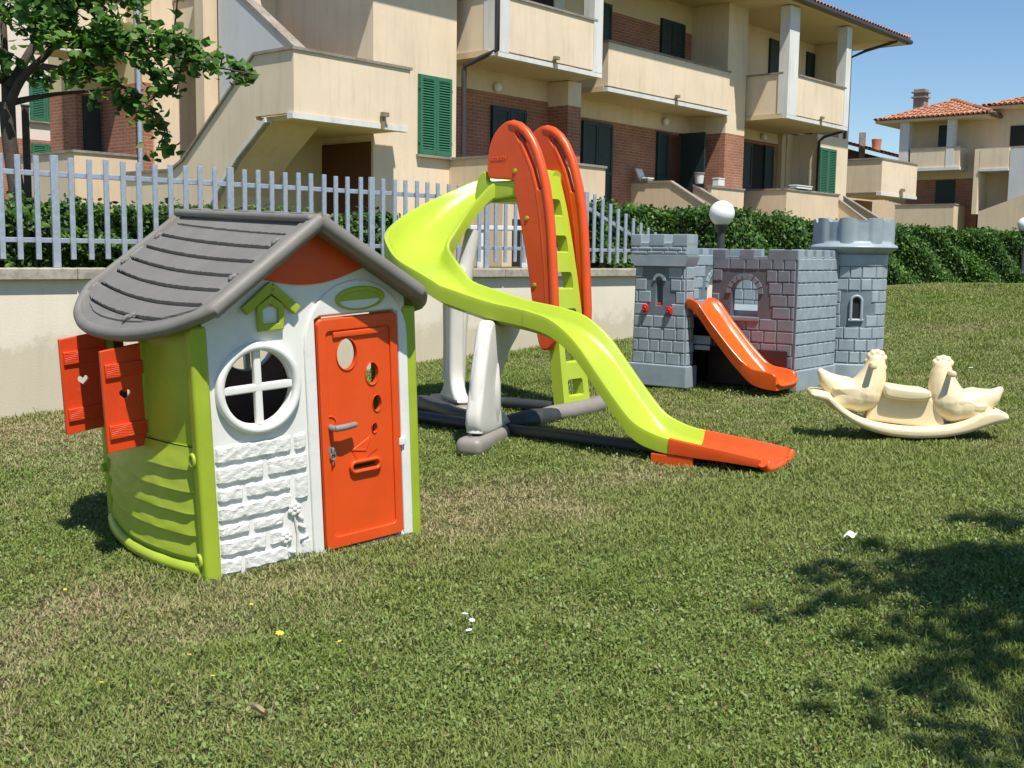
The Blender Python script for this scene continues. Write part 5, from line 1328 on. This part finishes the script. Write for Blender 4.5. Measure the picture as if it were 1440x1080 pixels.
# left tree: the trunk stands behind the hedge at (-4.75,10.85)
X0,Y0_=-4.76,10.86
def tp(dx,z,dy=0): return (X0+dx,Y0_+dy,z)
limbs=[([tp(.12,.9),tp(.08,1.3),tp(.03,1.8),tp(-.02,2.25),tp(-.03,2.6)],[.11,.085,.072,.068,.075]),
 ([tp(-.03,2.55),tp(-.08,2.95,.1),tp(-.13,3.5,.2),tp(-.2,4.4,.2)],[.05,.04,.03,.015]),
 ([tp(-.02,2.55),tp(.16,2.80,-.1),tp(.42,3.02,-.15),tp(.62,3.25,-.2),tp(.9,3.7,-.2)],[.048,.038,.03,.022,.01]),
 ([tp(.30,2.93,-.1),tp(.65,2.86,-.3),tp(1.0,2.78,-.4),tp(1.35,2.62,-.45),tp(1.6,2.35,-.45)],[.03,.024,.018,.012,.006]),
 ([tp(.55,3.1,-.2),tp(1.0,3.05,-.35),tp(1.55,2.98,-.5),tp(2.0,2.88,-.55),tp(2.48,2.79,-.6)],[.03,.022,.015,.010,.004]),
 ([tp(-.05,2.8),tp(-.35,3.1,.1),tp(-.8,3.5,.2)],[.05,.035,.015]),
 ([tp(0,2.75),tp(.12,3.1,.2),tp(.35,3.6,.3),tp(.5,4.3,.3)],[.05,.04,.03,.015]),
 ([tp(.02,2.6),tp(.3,2.72,.3),tp(.8,2.8,.5)],[.035,.02,.008])]
cl=[]
def C_(dx,z,rx,rz,n,dy=-.2,ry=.35): cl.append(((X0+dx,Y0_+dy,z),(rx*1.06,ry,rz*1.08),int(n*(.70 if n>100 else .9))))
C_(-.15,3.45,.5,.35,300,0); C_(.35,3.5,.45,.3,360); C_(.75,3.45,.4,.3,380,-.3); C_(1.15,3.45,.4,.26,380,-.4); C_(.55,3.2,.4,.18,220,-.4)
C_(1.05,3.15,.35,.2,340,-.45); C_(1.35,3.2,.25,.2,240,-.5); C_(.95,2.92,.25,.15,150,-.45); C_(1.25,2.88,.25,.17,220,-.5)
C_(1.62,3.12,.16,.12,110,-.5); C_(1.78,3.05,.12,.10,70,-.5); C_(1.85,2.95,.15,.09,90,-.55); C_(2.10,2.90,.16,.07,70,-.58); C_(2.38,2.83,.15,.05,60,-.6)
C_(1.55,2.72,.14,.08,55,-.5); C_(1.72,2.72,.10,.07,40,-.5); C_(1.22,2.55,.16,.16,130,-.45); C_(1.42,2.38,.14,.09,60,-.45); C_(1.56,2.18,.08,.12,34,-.45)
C_(.1,3.05,.5,.25,110,0); C_(.75,2.72,.4,.12,55,-.3); C_(-.25,2.95,.3,.2,70,0); C_(-.7,3.4,.5,.4,320,.1); C_(.2,4.1,.9,.45,900,.1,.7); C_(1.1,4.0,.7,.4,600,-.2,.6); C_(-.9,4.1,.6,.4,450,.1,.6); C_(.1,4.9,.7,.35,500,.1,.6); C_(.4,3.7,.9,.25,500,.5,.5)
tree((X0+.12,Y0_,.9),'leafy tree with dark trunk behind the fence at the left edge',limbs,cl,.085,seed=5)
# tree beside the camera that shades the lawn at lower right
tx,ty=4.95,.75; tz=gz(tx,ty)
limbs=[([(tx,ty,tz-.1),(tx-.03,ty+.02,tz+1.08),(tx-.1,ty+.05,tz+2.33),(tx-.12,ty+.08,tz+3.10)],[.15,.12,.10,.09]),
 ([(tx-.12,ty+.08,tz+3.02),(tx-.5,ty+.4,tz+4.03),(tx-1.0,ty+.9,tz+4.81),(tx-1.5,ty+1.3,tz+5.27)],[.07,.05,.03,.012]),
 ([(tx-.12,ty+.08,tz+3.02),(tx-.5,ty-.1,tz+4.19),(tx-1.0,ty-.2,tz+5.12)],[.06,.04,.012]),
 ([(tx-.1,ty+.05,tz+2.94),(tx,ty+.1,tz+4.34),(tx+.1,ty,tz+6.04)],[.07,.05,.015]),
 ([(tx-.1,ty+.05,tz+2.94),(tx+.5,ty+.3,tz+4.03),(tx+1.0,ty+.6,tz+4.96)],[.06,.04,.012])]
cl=[]
SH=Vector((-SAX,-SAY,0))*(1/math.tan(R(62.5)))
def shade(gx,gy,z,rx,ry,n,rz=.2): 
    gx-=.17; z*=1.55; n=int(n*.74); rx*=1.12; ry*=1.15
    cl.append(((gx-SH.x*z,gy-SH.y*z,z+gz(gx,gy)),(rx,ry,rz),n))
for gx,gy,z,rx,ry,n in ((1.78,4.52,3.1,.20,.09,90),(1.35,4.05,3.0,.2,.08,70),(1.3,3.6,3.0,.16,.08,60),(1.25,3.1,3.0,.2,.1,80),(1.85,4.42,3.2,.28,.12,190),(1.45,4.25,3.0,.18,.07,70),(2.1,4.2,3.0,.3,.2,300),(1.75,4.05,2.9,.22,.10,170),(2.2,3.8,3.2,.35,.25,420),(1.75,3.62,3.0,.2,.12,190),(1.5,3.3,3.1,.16,.16,150),(1.9,3.2,3.2,.3,.25,420),(1.35,2.9,3.0,.2,.2,230),(1.8,2.7,3.3,.4,.3,450),(2.6,3.4,3.5,.4,.4,500),(2.6,4.3,3.2,.3,.2,300),(2.6,2.4,3.4,.6,.5,600),(1.3,3.55,2.8,.1,.08,30),(2.3,5.0,3.3,.2,.12,90)):
    shade(gx,gy,z,rx,ry,n)
tree((tx,ty,tz),'tree beside the lawn whose leaves shade the lower right grass',limbs,cl,.085,seed=9)
